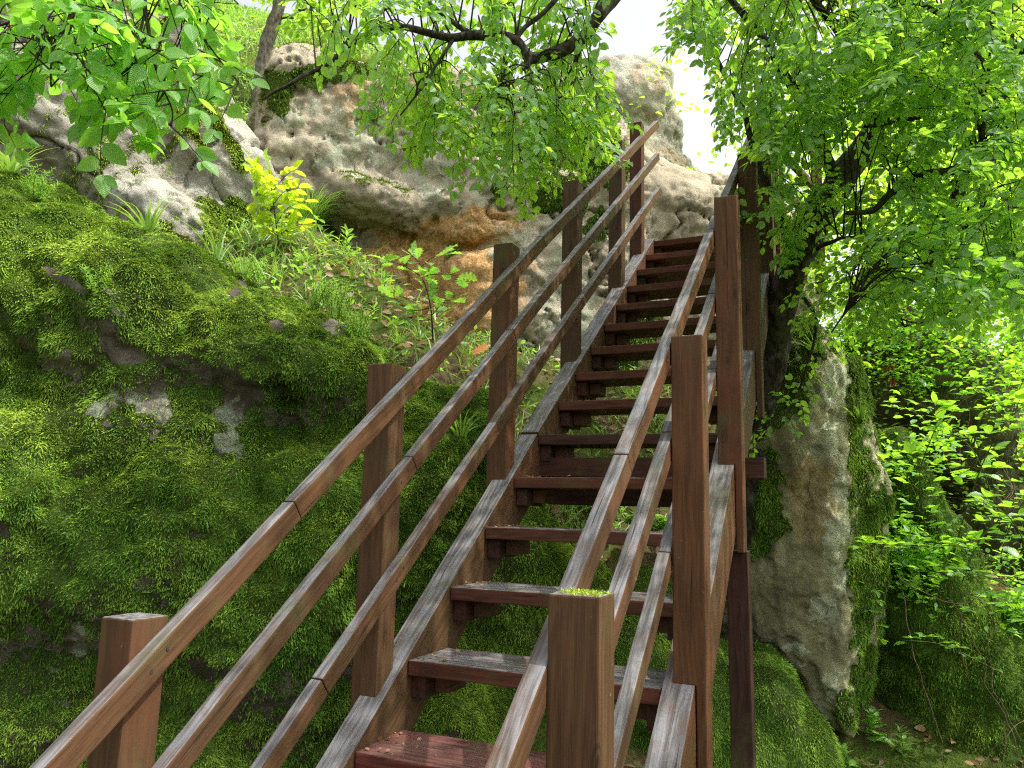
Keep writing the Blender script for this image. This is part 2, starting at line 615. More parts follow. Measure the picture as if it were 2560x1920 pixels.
def timber(name, P0, P1, side, wid, hei, mat, parent, bev=.004, sag=0.0):
    """sawn beam from P0 to P1 (centre line), local x runs along the grain"""
    P0, P1 = np.asarray(P0, float), np.asarray(P1, float)
    L = np.linalg.norm(P1 - P0)
    X = (P1 - P0) / L
    Y = np.asarray(side, float)
    Y = unit(Y - X * (Y @ X))
    Z = np.cross(X, Y)
    bm = bmesh.new()
    n = max(2, int(L / .12))
    rows = []
    for i in range(n + 1):
        x = L * i / n
        dz = sag * math.sin(PI * i / n)
        j = lambda: random.uniform(-.0009, .0009)
        rows.append([bm.verts.new((x, sy * wid / 2 + j(), sz * hei / 2 + dz + j())) for sy, sz in ((-1, -1), (1, -1), (1, 1), (-1, 1))])
    for a, b in zip(rows[:-1], rows[1:]):
        for k in range(4):
            bm.faces.new((a[k], a[(k + 1) % 4], b[(k + 1) % 4], b[k]))
    bm.faces.new(rows[0][::-1])
    bm.faces.new(rows[-1])
    bmesh.ops.recalc_face_normals(bm, faces=bm.faces)
    if bev:
        long = [e for e in bm.edges if len(e.link_faces) == 2 and e.calc_face_angle(0) > 1.0]
        bmesh.ops.bevel(bm, geom=long, offset=bev, segments=2, profile=.6, affect='EDGES', clamp_overlap=True)
    mtx = Matrix(((X[0], Y[0], Z[0], P0[0]), (X[1], Y[1], Z[1], P0[1]), (X[2], Y[2], Z[2], P0[2]), (0, 0, 0, 1)))
    return link_bm(name, bm, mat, parent, mtx)


def post(name, y, top, side, parent, foot=None, mat=None, tail=.33, lean=(0, 0)):
    """square post notched over the outer edge of a string; side -1 left, +1 right"""
    pw = .10
    xi = -EI if side < 0 else W + EI          # face toward the steps
    xs = -TS if side < 0 else W + TS          # outer face of the string
    xo = xi + side * pw
    mat = mat or WOOD
    bm = bmesh.new()
    z_in = nose(y) + .004
    slope = R1 / D1 if y < YB else R2_ / D2
    base = nose(y) - tail if foot is None else foot
    gap = .002 * side
    if foot is None or True:
        prof = [(xi, z_in, slope), (xi, top, 0), (xo, top, 0), (xo, base, 0), (xs + gap, base, 0), (xs + gap, z_in, slope)]
    fr = [bm.verts.new((z - base, x - xi, 0)) for x, z, s in prof]
    bk = [bm.verts.new((z + s * pw - base, x - xi, pw)) for x, z, s in prof]
    n = len(prof)
    bm.faces.new(fr)
    bm.faces.new(bk[::-1])
    for i in range(n):
        bm.faces.new((fr[i], bk[i], bk[(i + 1) % n], fr[(i + 1) % n]))
    finish_box(bm, .0045)
    # local x = up, y = world x, z = world y
    mtx = Matrix(((0, 1, 0, xi), (0, 0, 1, y), (1, 0, 0, base), (0, 0, 0, 1)))
    if lean[0] or lean[1]:
        mtx = mtx @ Matrix.Rotation(lean[0], 4, 'Y') @ Matrix.Rotation(lean[1], 4, 'Z')
    return link_bm(name, bm, mat, parent, mtx)


stair = thing('wooden_staircase', 'open wooden staircase in worn red brown stain climbing between the mossy boulders', 'staircase', (0.45, -1.0, -.9))
XA = (1, 0, 0)
sd = .235                                   # string depth across the slope


def along(x, y0, y1, up):
    """centre line of a member whose top edge is `up` above the nosing line"""
    ym = (y0 + y1) / 2
    s = R1 / D1 if ym < YB else R2_ / D2
    n0 = 5 * R1 + (y0 - YB) * s
    n1 = 5 * R1 + (y1 - YB) * s
    return np.array([x, y0, n0 + up]), np.array([x, y1, n1 + up]), s


def sloped(name, x, y0, y1, up, wid, hei, mat, **k):
    a, b, s = along(x, y0, y1, up)
    nrm = np.array([0, -s, 1]) / math.hypot(1, s)
    return timber(name, a - nrm * hei / 2, b - nrm * hei / 2, XA, wid, hei, mat, stair, **k)


for xs_ in (-TS / 2, W + TS / 2):
    sloped('stringer', xs_, -1.22, YB - .004, .005, TS, sd, WOOD)
    sloped('stringer', xs_, YB + .006, 4.02, .010, TS, sd, WOOD)

for i in range(15):
    y = i * D1 if i <= 5 else YB + (i - 5) * D2
    z = i * R1 if i <= 5 else 5 * R1 + (i - 5) * R2_
    m = [WOODW, WOODR, WOODR, WOODR, WOODR, WOODD, WOODR, WOODR, WOODR, WOODR, WOODR, WOODR, WOODR, WOODR, WOODR][i]
    dep = .285 if i < 5 else .262
    if i == 14: dep = .24
    tr = timber('tread', (.003, y + dep / 2 + .002, z - .026), (W - .003, y + dep / 2 + .002, z - .026 + random.uniform(-.004, .004)), (0, 1, 0), dep, .05, m, stair, .005)
    if i == 0: tr['label'] = 'lowest visible tread, wet looking dark red board'
    for x0, x1 in ((.003, .055), (W - .055, W - .003)):
        timber('cleat', ((x0 + x1) / 2, y + .035, z - .093), ((x0 + x1) / 2, y + .235, z - .093), XA, .052, .078, WOODD, tr, .003)
    for x0, x1 in ((.057, .12), (W - .12, W - .057)):
        timber('cleat', ((x0 + x1) / 2, y + .10, z - .086), ((x0 + x1) / 2, y + .23, z - .086), XA, .06, .066, WOOD, tr, .003)
# steps below the picture edge
for i in range(-3, 0):
    y, z = i * D1, i * R1
    timber('tread', (.003, y + .145, z - .026), (W - .003, y + .145, z - .026), (0, 1, 0), .285, .05, WOODR, stair, .005)

# cross beams carrying the joint of the two flights
timber('cross_beam', (-.10, 1.56, .965), (1.085, 1.56, .962), (0, 1, 0), .10, .095, WOODD, stair)
timber('cross_beam', (.0, 1.69, .845), (W, 1.69, .845), (0, 1, 0), .10, .13, WOODD, stair)
timber('support_post', (.992, 1.36, -.95), (.985, 1.36, .60), XA, .088, .10, WOODD, stair)

LP = [(-.846, .489), (.154, 1.257), (1.148, 2.036), (2.125, 2.772), (3.10, 3.482), (3.69, 3.932)]
for k, (y, top) in enumerate(LP):
    post('post', y, top, -1, stair, foot=-.95 if k == 0 else None, tail=.40 if k < 3 else .33, mat=WOODR if k == 5 else WOOD,
         lean=(random.uniform(-.004, .004), random.uniform(-.004, .004)))
RP = [(-.753, .601), (.312, 1.321), (1.247, 2.165), (2.14, 2.779), (3.115, 3.47), (3.72, 3.95)]
RPO = []
for k, (y, top) in enumerate(RP):
    RPO.append(post('post', y, top, 1, stair, foot=-.95 if k == 0 else (nose(y) - .62 if k == 1 else None), tail=.36,
                    lean=(random.uniform(-.003, .003), random.uniform(-.003, .003))))
RPO[0]['label'] = 'nearest post with a cushion of moss on its end grain'
# rails, in lengths that butt against each other
RW = .040
for up, cuts_l, cuts_r in ((1.047, (-1.25, -.375, .888, 2.227, 4.13), (-1.05, -.19, 1.29, 2.2, 3.9)),
                           (.738, (-1.22, .25, 1.110, 2.205, 4.15), (-1.05, .36, 1.30, 2.3, 3.9)),
                           (.404, (-1.18, -.2, .95, 2.108, 4.22), (-1.0, .30, 1.28, 2.25, 3.9))):
    for side, cuts in ((-1, cuts_l), (1, cuts_r)):
        xm = -EI + RW / 2 + .001 if side < 0 else W + EI - RW / 2 - .001
        for a, b in zip(cuts[:-1], cuts[1:]):
            da = .0015
            # a length that passes the bend of the flights is split there
            if a < YB < b:
                sloped('rail', xm, a + da, YB - .001, up, RW, .062, WOOD, bev=.005)
                sloped('rail', xm, YB + .001, b - da, up, RW, .062, WOOD, bev=.005)
            else:
                sloped('rail', xm, a + da, b - da, up, RW, .062, WOOD, bev=.005)
# screw heads where the nearer rails cross the posts
HEAD = plain_mat('dark_screw', (.03, .025, .022), (.09, .075, .06), 200, .5)
for side, plist in ((-1, LP), (1, RP)):
    for y, top in plist[:3]:
        for up in (1.047, .738, .404):
            x_ = -EI + RW + .0015 if side < 0 else W + EI - RW - .0015
            for dy in (.03, .07):
                bm = bmesh.new()
                bmesh.ops.create_cone(bm, cap_ends=True, segments=10, radius1=.0055, radius2=.0045, depth=.003)
                mt = Matrix.Translation((x_, y + dy, nose(y + dy) + up - .036 + (dy - .05) * .3)) @ Matrix.Rotation(PI / 2 * (1 if side < 0 else -1), 4, 'Y')
                link_bm('screw', bm, HEAD, stair, mt)
# top landing
ZL = 5 * R1 + 9 * R2_
for j in range(4):
    timber('landing_board', (-.02, 4.36 + j * .2, ZL - .02), (1.22, 4.36 + j * .2, ZL - .02), (0, 1, 0), .19, .045, WOODD, stair)
timber('landing_beam', (-.05, 4.20, ZL - .14), (1.22, 4.20, ZL - .14), (0, 1, 0), .06, .16, WOODD, stair)
for x_, y_ in ((1.26, 4.95), (.96, 4.55)):
    timber('post', (x_, y_, ZL - .3), (x_, y_, ZL + 1.02), XA, .09, .09, WOOD, stair)
for up in (1.0, .68, .36):
    timber('rail', (.98, 3.84, ZL - .05 + up), (1.26, 4.895, ZL - .05 + up), (1, 0, 0), .04, .06, WOOD, stair)


# ------------------------------------------------------------------ rocks
def E(px, py, t, a, b, c, ang=0, op='+', k=.16, box=False, rr=.5, tilt=0, yawd=0):
    """a lobe of a boulder seen at (px,py), t metres away; a,b half sizes as they appear, c half depth in metres"""
    s = t / FPX
    ca, sa = math.cos(math.radians(ang)), math.sin(math.radians(ang))
    A = RGT * ca - UPV * sa
    B = RGT * sa + UPV * ca
    Dp = np.cross(A, B)
    if yawd:
        cyw, syw = math.cos(math.radians(yawd)), math.sin(math.radians(yawd))
        A, Dp = A * cyw + Dp * syw, Dp * cyw - A * syw
    if tilt:
        ct, st_ = math.cos(math.radians(tilt)), math.sin(math.radians(tilt))
        B, Dp = B * ct + Dp * st_, Dp * ct - B * st_
    return dict(c=at(px, py, t), M=np.stack([A, B, Dp]), r=np.array([a * s, b * s, c]), op=op, k=k, box=box, rr=rr)


def sdf(prims, P):
    d = None
    for p in prims:
        q = (P - p['c']) @ p['M'].T
        r = p['r']
        if p['box']:
            rr = p['rr'] * r.min()
            e = np.abs(q) - r + rr
            v = np.linalg.norm(np.maximum(e, 0), axis=1) + np.minimum(e.max(1), 0) - rr
        else:
            k0 = np.linalg.norm(q / r, axis=1)
            k1 = np.linalg.norm(q / (r * r), axis=1)
            v = k0 * (k0 - 1) / np.maximum(k1, 1e-6)
        if d is None:
            d = v
        elif p['op'] == '+':
            h = np.clip(.5 + .5 * (d - v) / p['k'], 0, 1)
            d = d * (1 - h) + v * h - p['k'] * h * (1 - h)
        else:
            h = np.clip(.5 - .5 * (d + v) / p['k'], 0, 1)
            d = d * (1 - h) - v * h + p['k'] * h * (1 - h)
    return d


def surface(prims, h):
    lo = np.min([p['c'] - np.abs(p['M']).T @ p['r'] for p in prims if p['op'] == '+'], 0) - 3 * h
    hi = np.max([p['c'] + np.abs(p['M']).T @ p['r'] for p in prims if p['op'] == '+'], 0) + 3 * h
    n = np.ceil((hi - lo) / h).astype(int) + 1
    ax = [lo[i] + h * np.arange(n[i]) for i in range(3)]
    f = np.empty(n)
    YZ = np.stack(np.meshgrid(ax[1], ax[2], indexing='ij'), -1).reshape(-1, 2)
    ch = max(1, int(300000 / len(YZ)))
    for i0 in range(0, n[0], ch):
        xs = ax[0][i0:i0 + ch]
        P = np.concatenate([np.column_stack([np.full(len(YZ), x), YZ]) for x in xs])
        f[i0:i0 + ch] = sdf(prims, P).reshape(len(xs), n[1], n[2])
    ins = f < 0
    cnt = np.zeros(n - 1, int)
    for a in (0, 1):
        for b in (0, 1):
            for c in (0, 1):
                cnt += ins[a:n[0] - 1 + a, b:n[1] - 1 + b, c:n[2] - 1 + c]
    act = (cnt > 0) & (cnt < 8)
    idx = -np.ones(n - 1, int)
    cells = np.argwhere(act)
    idx[act] = np.arange(len(cells))
    acc = np.zeros((len(cells), 3))
    num = np.zeros(len(cells))
    corners = [(a, b, c) for a in (0, 1) for b in (0, 1) for c in (0, 1)]
    for c0 in corners:
        for axi in range(3):
            if c0[axi]: continue
            c1 = list(c0); c1[axi] = 1
            f0 = f[cells[:, 0] + c0[0], cells[:, 1] + c0[1], cells[:, 2] + c0[2]]
            f1 = f[cells[:, 0] + c1[0], cells[:, 1] + c1[1], cells[:, 2] + c1[2]]
            x = (f0 < 0) != (f1 < 0)
            t = np.where(x, f0 / np.where(x, f0 - f1, 1), 0)
            p = np.array(c0, float) + t[:, None] * (np.array(c1) - np.array(c0))
            acc[x] += p[x]
            num[x] += 1
    V = lo + h * (cells + acc / num[:, None])
    quads = []
    for axi in range(3):
        o1, o2 = [(1, 2), (2, 0), (0, 1)][axi]
        sl0 = [slice(None)] * 3; sl1 = [slice(None)] * 3
        sl0[axi] = slice(0, -1); sl1[axi] = slice(1, None)
        e = ins[tuple(sl0)] != ins[tuple(sl1)]
        E_ = np.argwhere(e)
        ok = (E_[:, o1] > 0) & (E_[:, o2] > 0) & (E_[:, o1] < n[o1] - 1) & (E_[:, o2] < n[o2] - 1)
        E_ = E_[ok]
        s = ins[tuple(E_.T)]
        def cell(d1, d2):
            c = E_.copy(); c[:, o1] += d1; c[:, o2] += d2
            return idx[tuple(c.T)]
        q = np.stack([cell(-1, -1), cell(0, -1), cell(0, 0), cell(-1, 0)], -1)
        q[~s] = q[~s][:, ::-1]
        quads.append(q)
    Q = np.concatenate(quads)
    Q = Q[(Q >= 0).all(1)]
    return V, Q


def normals(V, Q):
    nf = np.cross(V[Q[:, 2]] - V[Q[:, 0]], V[Q[:, 3]] - V[Q[:, 1]])
    N = np.zeros_like(V)
    for k in range(4):
        np.add.at(N, Q[:, k], nf)
    return unit(N)


def subdivide(V, Q):
    ed = np.concatenate([np.sort(Q[:, [k, (k + 1) % 4]], 1) for k in range(4)])
    u, inv = np.unique(ed, axis=0, return_inverse=True)
    inv = inv.ravel()
    m = len(Q)
    em = (V[u[:, 0]] + V[u[:, 1]]) / 2
    fc = V[Q].mean(1)
    nv, ne = len(V), len(u)
    e = [nv + inv[k * m:(k + 1) * m] for k in range(4)]
    c = nv + ne + np.arange(m)
    Qs = np.concatenate([np.stack([Q[:, k], e[k], c, e[(k + 3) % 4]], -1) for k in range(4)])
    return np.concatenate([V, em, fc]), Qs


def relax(V, Q, it=2):
    for _ in range(it):
        S = np.zeros_like(V); n = np.zeros(len(V))
        for k in range(4):
            np.add.at(S, Q[:, k], V[Q[:, (k + 1) % 4]] + V[Q[:, (k + 3) % 4]])
            np.add.at(n, Q[:, k], 2)
        V = V * .4 + .6 * S / n[:, None]
    return V


def spot(V, px, py, t, r, amt=1.0, seed=0):
    """0..1 patch around a sighted point with a ragged edge"""
    d = np.linalg.norm(V - at(px, py, t), axis=1) / r
    d = d + .45 * fbm(V, 5.0, 4, seed)
    return amt * sstep(1.05, .75, d)


def screen(V):
    v = V - CAM
    z = v @ FWD
    return 1280 + FPX * (v @ RGT) / z, 960 - FPX * (v @ UPV) / z, z


def patch(V, px, py, a, b, ang=0, seed=0):
    """0..1 patch on whichever part of this rock lies along a sighted direction, measured as an angle-sized ellipse with a ragged edge"""
    x, y, _ = screen(V)
    ca, sa = math.cos(math.radians(ang)), math.sin(math.radians(ang))
    dx, dy = x - px, y - py
    u, v = (dx * ca + dy * sa) / a, (-dx * sa + dy * ca) / b
    d = np.hypot(u, v) + .40 * fbm(V, 5.0, 4, seed) + .2 * fbm(V, 16, 3, seed + 1)
    return sstep(1.1, .8, d)


def fronds(V, Q, N, mask, dens, ln, wd, rng, grav=.8, flat=.55, hid=.12):
    A = .5 * np.linalg.norm(np.cross(V[Q[:, 2]] - V[Q[:, 0]], V[Q[:, 3]] - V[Q[:, 1]]), axis=1)
    c = V[Q].mean(1)
    nf = unit(N[Q].mean(1))
    mk = mask[Q].mean(1)
    view = unit(CAM - c)
    face = np.where((nf * view).sum(1) > -.25, 1.0, hid)
    wgt = A * np.clip(mk, 0, 1) * face
    tot = int(wgt.sum() * dens)
    p = wgt / wgt.sum()
    f = rng.choice(len(Q), tot, p=p)
    a, b = rng.random(tot)[:, None], rng.random(tot)[:, None]
    q = V[Q[f]]
    P = (q[:, 0] * (1 - a) + q[:, 1] * a) * (1 - b) + (q[:, 3] * (1 - a) + q[:, 2] * a) * b
    n = nf[f]
    down = np.array([0, 0, -1.0])
    dt = down - n * (n @ down)[:, None]
    cl = fbm(P, 9, 2, 3)[:, None]
    r1 = rng.normal(size=(tot, 3))
    clr = np.stack([fbm(P, 6, 2, s) for s in (11, 12, 13)], -1)
    d = unit(n * flat + dt * grav + r1 * .55 + clr * .6)
    L = ln * np.exp(rng.normal(0, .35, tot)) * (1 + .35 * cl[:, 0])
    sdv = unit(np.cross(d, n + r1 * .3))
    hw = (wd * (.7 + .6 * rng.random(tot)) * .5)[:, None]
    P = P - n * .004
    mid = P + d * (L * .5)[:, None]
    tip = P + d * L[:, None] + down * (L * .25)[:, None]
    V4 = np.stack([P, mid + sdv * hw, tip, mid - sdv * hw], 1).reshape(-1, 3)
    F4 = np.arange(tot * 4).reshape(-1, 4)
    cc = np.clip(.5 + .28 * rng.normal(size=tot) + .28 * fbm(P, 3.2, 3, 21), 0, 1)
    col = np.stack([cc * .55, cc, np.clip(cc + .25, 0, 1), cc], 1).ravel()
    return V4, F4, col


def make_rock(name, label, cat, prims, h, mat, disp, masks, moss=None, sub=True, base=None):
    prims = sorted(prims, key=lambda p: p['op'] == '-')
    V, Q = surface(prims, h)
    V = relax(V, Q, 2)
    if sub: V, Q = subdivide(V, Q); V = relax(V, Q, 1)
    N = normals(V, Q)
    V = V + N * disp(V, N)[:, None]
    N = normals(V, Q)
    at_ = masks(V, N)
    for k in ('moss', 'lich', 'orange', 'dark'):
        at_.setdefault(k, np.zeros(len(V)))
    org = np.array([V[:, 0].mean(), V[:, 1].mean(), V[:, 2].min()]) if base is None else np.array(base)
    o = make_mesh(name, V, [Q], mat, org, None, None, at_)
    tag(o, label, cat)
    if moss:
        mk = sstep(.25, .70, at_['moss'] + .5 * fbm(V, 7, 4, 5) * .35 + .2 * fbm(V, 22, 2, 6))
        for mm, kw, mfun in moss:
            k2 = mk * (mfun(V, N) if mfun else 1)
            V4, F4, col = fronds(V, Q, N, k2, rng=RNG, **kw)
            m = make_mesh('moss', V4, [F4], mm, org, o, None, {'col': col}, smooth=False)
            m['kind'] = 'stuff'
    return o, V, Q, N


# --- big moss covered boulder left of the stairs
pA = [E(40, 765, 5.0, 420, 300, 1.15, 12), E(430, 862, 4.85, 330, 228, 1.0, 22), E(740, 920, 4.75, 205, 160, .8, 25),
      E(890, 1000, 4.75, 120, 130, .65, 30),
      E(560, 890, 4.34, 130, 80, .40, 5, k=.14), E(330, 920, 4.38, 150, 100, .40, -12, k=.16), E(420, 1090, 4.5, 300, 130, .68, 0),
      E(90, 1340, 4.45, 430, 440, 1.02, 10), E(520, 1360, 4.42, 330, 310, .92, 8), E(760, 1500, 4.35, 240, 400, .85, 5),
      E(880, 1260, 4.65, 150, 190, .7, 10), E(1060, 1330, 4.75, 150, 270, .7, 0), E(1060, 1150, 4.95, 130, 190, .6, 10),
      E(1190, 1090, 5.05, 80, 110, .45),
      E(1270, 1490, 4.95, 165, 270, .7, -8), E(1330, 1700, 4.95, 260, 330, .7, 0),
      E(350, 1065, 3.50, 170, 75, .36, -4, '-', .22), E(560, 1065, 3.50, 90, 100, .36, 3, '-', .2),
      E(790, 1050, 3.80, 110, 42, .33, -6, '-', .16), E(150, 1680, 4.45, 380, 260, .95, 0), E(560, 1830, 4.35, 330, 260, .85, 0), E(900, 1880, 4.5, 240, 240, .75, 0), E(1110, 1880, 4.6, 170, 190, .6, -15), E(1120, 1770, 4.3, 150, 170, .6, -20), E(300, 885, 3.82, 45, 26, .16, 30, '-', .05), E(682, 1050, 3.95, 13, 95, .28, 4, '-', .06),
      E(610, 1260, 3.55, 60, 30, .14, 20, '-', .06)]


def dispA(V, N):
    return .075 * fbm(V, 1.7, 4, 1) + .035 * fbm(V, 5, 4, 2) + .045 * np.abs(fbm(V, 3.1, 3, 7)) - .02 + .012 * fbm(V, 16, 3, 9) + .040 * np.abs(fbm(V, 6.5, 2, 19)) * sstep(-.3, .3, N[:, 2])


BARE_A = [(150, 690, 75, 11, 30), (250, 715, 40, 9, 30), (590, 730, 22, 36, 30), (300, 880, 55, 26, 15), (835, 815, 24, 20, 30),
          (145, 900, 38, 14, -35), (690, 810, 20, 14, 10), (625, 985, 40, 14, -8), (300, 780, 30, 10, 20)]
LICH_A = [(270, 1030, 42, 55, 0), (375, 1020, 66, 66, 20), (560, 1090, 52, 84, 12), (600, 1150, 34, 50, 10), (200, 1040, 30, 26, 0),
          (190, 1600, 30, 36, 0), (615, 1570, 24, 14, 20)]


def masksA(V, N):
    x, y, z = screen(V)
    moss = .80 + .25 * N[:, 2] + .15 * fbm(V, 2, 3, 4)
    bare = np.zeros(len(V)); lich = np.zeros(len(V))
    for i, (px, py, a, b, g) in enumerate(BARE_A): bare = np.maximum(bare, patch(V, px, py, a, b, g, i))
    for i, (px, py, a, b, g) in enumerate(LICH_A): lich = np.maximum(lich, patch(V, px, py, a, b, g, 30 + i))
    under = sstep(-.05, -.5, N[:, 2])
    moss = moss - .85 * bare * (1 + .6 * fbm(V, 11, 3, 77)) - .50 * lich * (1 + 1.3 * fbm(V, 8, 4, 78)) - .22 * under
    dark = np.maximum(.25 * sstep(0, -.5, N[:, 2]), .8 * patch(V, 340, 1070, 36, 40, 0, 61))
    return dict(moss=moss, lich=lich * (.55 + .35 * fbm(V, 7, 3, 79)), dark=dark, orange=.4 * bare * (y > 1050))


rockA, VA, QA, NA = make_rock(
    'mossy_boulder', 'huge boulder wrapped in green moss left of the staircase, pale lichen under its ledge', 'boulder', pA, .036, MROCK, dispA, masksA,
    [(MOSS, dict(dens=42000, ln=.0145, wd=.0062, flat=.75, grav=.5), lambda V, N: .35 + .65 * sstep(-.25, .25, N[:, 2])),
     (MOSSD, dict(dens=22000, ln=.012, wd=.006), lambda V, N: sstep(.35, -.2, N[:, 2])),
     (MOSSY, dict(dens=24000, ln=.015, wd=.0062, flat=.8, grav=.4), lambda V, N: sstep(.25, .7, N[:, 2] + .4 * fbm(V, 2.3, 3, 8)))])  # brighter moss on top faces paints in the sun

# --- mossy rock below the right side of the stairs
pB = [E(1560, 1800, 5.05, 250, 370, .75, 10), E(1800, 1880, 4.9, 150, 290, .6, 28), E(1900, 2030, 4.75, 190, 260, .6, 30), E(1660, 2050, 4.8, 300, 300, .7)]
rockB, VB, QB, NB = make_rock(
    'mossy_boulder', 'sloping moss covered rock under the right string of the staircase beside the dark support post', 'boulder', pB, .04, MROCK,
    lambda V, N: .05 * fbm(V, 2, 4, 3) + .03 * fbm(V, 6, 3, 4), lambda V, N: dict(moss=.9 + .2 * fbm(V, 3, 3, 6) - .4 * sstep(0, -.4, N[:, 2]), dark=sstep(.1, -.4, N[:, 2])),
    [(MOSS, dict(dens=30000, ln=.016, wd=.006), None), (MOSSD, dict(dens=10000, ln=.014, wd=.006), None)])

# --- grey slab on the slope, upper left
pS = [E(190, 230, 8.0, 330, 200, .7, 40, box=True, rr=.45, yawd=-20, tilt=-30), E(230, 330, 7.35, 440, 200, .75, 52, box=True, rr=.45, yawd=-24, tilt=-38), E(440, 330, 7.6, 420, 95, .62, 60, box=True, rr=.45, k=.06, yawd=-24, tilt=-34),
      E(545, 380, 7.85, 340, 60, .55, 63, box=True, rr=.45, k=.06, yawd=-22, tilt=-30),
      E(40, 330, 7.2, 260, 220, .7, 35, k=.1, tilt=-30), E(420, 560, 6.9, 200, 90, .45, 28, k=.10, tilt=-20)]


def dispS(V, N):
    u = V @ unit(np.array([.55, .25, .80]))
    st = np.stack([u * 5.5, V[:, 0] * .8, V[:, 1] * .8], -1)
    return .06 * fbm(V, 1.3, 4, 5) + .06 * fbm(st, 1.0, 3, 6) + .025 * fbm(V, 8, 4, 8) - .06 * np.exp(-(fbm(V, 1.6, 3, 51) / .035) ** 2)


def masksS(V, N):
    x, y, z = screen(V)
    m = np.zeros(len(V))
    for i, (px, py, a, b, g) in enumerate([(570, 350, 150, 16, 62), (500, 640, 130, 22, 38), (430, 240, 170, 14, 60), (600, 545, 60, 50, 50), (390, 120, 110, 22, 58), (560, 560, 80, 40, 40)]):
        m = np.maximum(m, patch(V, px, py, a, b, g, i + 70))
    band = .5 + .5 * fbm(np.stack([V @ unit(np.array([.75, .3, -.6])) * 6, V[:, 1], V[:, 2] * .6], -1), 1, 3, 7)
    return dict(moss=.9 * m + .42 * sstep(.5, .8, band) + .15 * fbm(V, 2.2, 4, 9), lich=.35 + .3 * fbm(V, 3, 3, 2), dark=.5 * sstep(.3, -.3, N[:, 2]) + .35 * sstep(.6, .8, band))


rockS, VS, QS, NS = make_rock('rock_slab', 'tilted grey layered rock slab in sunlight behind the mossy boulder at upper left', 'rock', pS, .06, GREY, dispS, masksS,
                              [(MOSSY, dict(dens=14000, ln=.020, wd=.008, flat=.8, grav=.4), None)])

# --- central sandstone boulder with its overhang
pC = [E(1000, 420, 8.95, 320, 190, 1.1, 12, box=True, rr=.4, yawd=-6, tilt=4), E(1290, 470, 8.95, 250, 190, 1.1, 14, box=True, rr=.4, yawd=-6),
      E(745, 300, 8.7, 95, 130, .8, 38, k=.1), E(950, 525, 8.55, 190, 95, .95, 16, k=.08), E(1190, 485, 8.25, 95, 50, .55, -12, k=.05, box=True, rr=.6),
      E(1100, 800, 9.05, 250, 320, .95, 0, box=True, rr=.4), E(1370, 850, 8.75, 250, 430, 1.0, 0, box=True, rr=.4), E(1610, 900, 8.8, 260, 430, 1.0, 0, box=True, rr=.4),
      E(1190, 650, 8.75, 140, 110, .8, 5, k=.1),
      E(1640, 520, 8.9, 190, 85, .9, 22, k=.1), E(1500, 470, 8.9, 190, 110, 1.0, 25), E(1800, 700, 9.2, 240, 220, 1.0, 12),
      E(1060, 614, 7.5, 250, 30, .55, -7, '-', .06), E(1290, 560, 7.45, 70, 30, .3, -25, '-', .05),
      E(905, 300, 7.78, 24, 12, .10, -20, '-', .03), E(1135, 428, 7.70, 34, 13, .14, -10, '-', .03), E(1010, 437, 7.72, 90, 8, .12, 3, '-', .03),
      E(1090, 450, 7.70, 60, 8, .12, -8, '-', .03), E(840, 452, 7.9, 40, 7, .12, 10, '-', .03), E(720, 300, 7.9, 70, 6, .12, -8, '-', .03), E(735, 350, 7.9, 8, 60, .12, 8, '-', .03)]


def dispC(V, N):
    a = .05 * fbm(V, 1.1, 4, 11) + .020 * fbm(V, 3.4, 4, 12) + .012 * fbm(V, 9, 4, 13) + .007 * fbm(V, 22, 3, 14)
    u = V[:, 2] + .12 * V[:, 0] + .15 * fbm(V, .9, 3, 4)
    bed = fbm(np.stack([u * 4.2, V[:, 0] * .5, V[:, 1] * .5], -1), 1, 3, 15)
    pit = sstep(.46, .60, fbm(V, 5.2, 2, 17)) * .020 + sstep(.50, .60, fbm(V, 13, 2, 18)) * .010
    crack = .09 * np.exp(-(fbm(V * np.array([1, 1, 1.5]), 1.0, 4, 52) / .028) ** 2) + .03 * np.exp(-(fbm(V, 2.3, 4, 53) / .03) ** 2)
    return a + .035 * bed - pit - crack


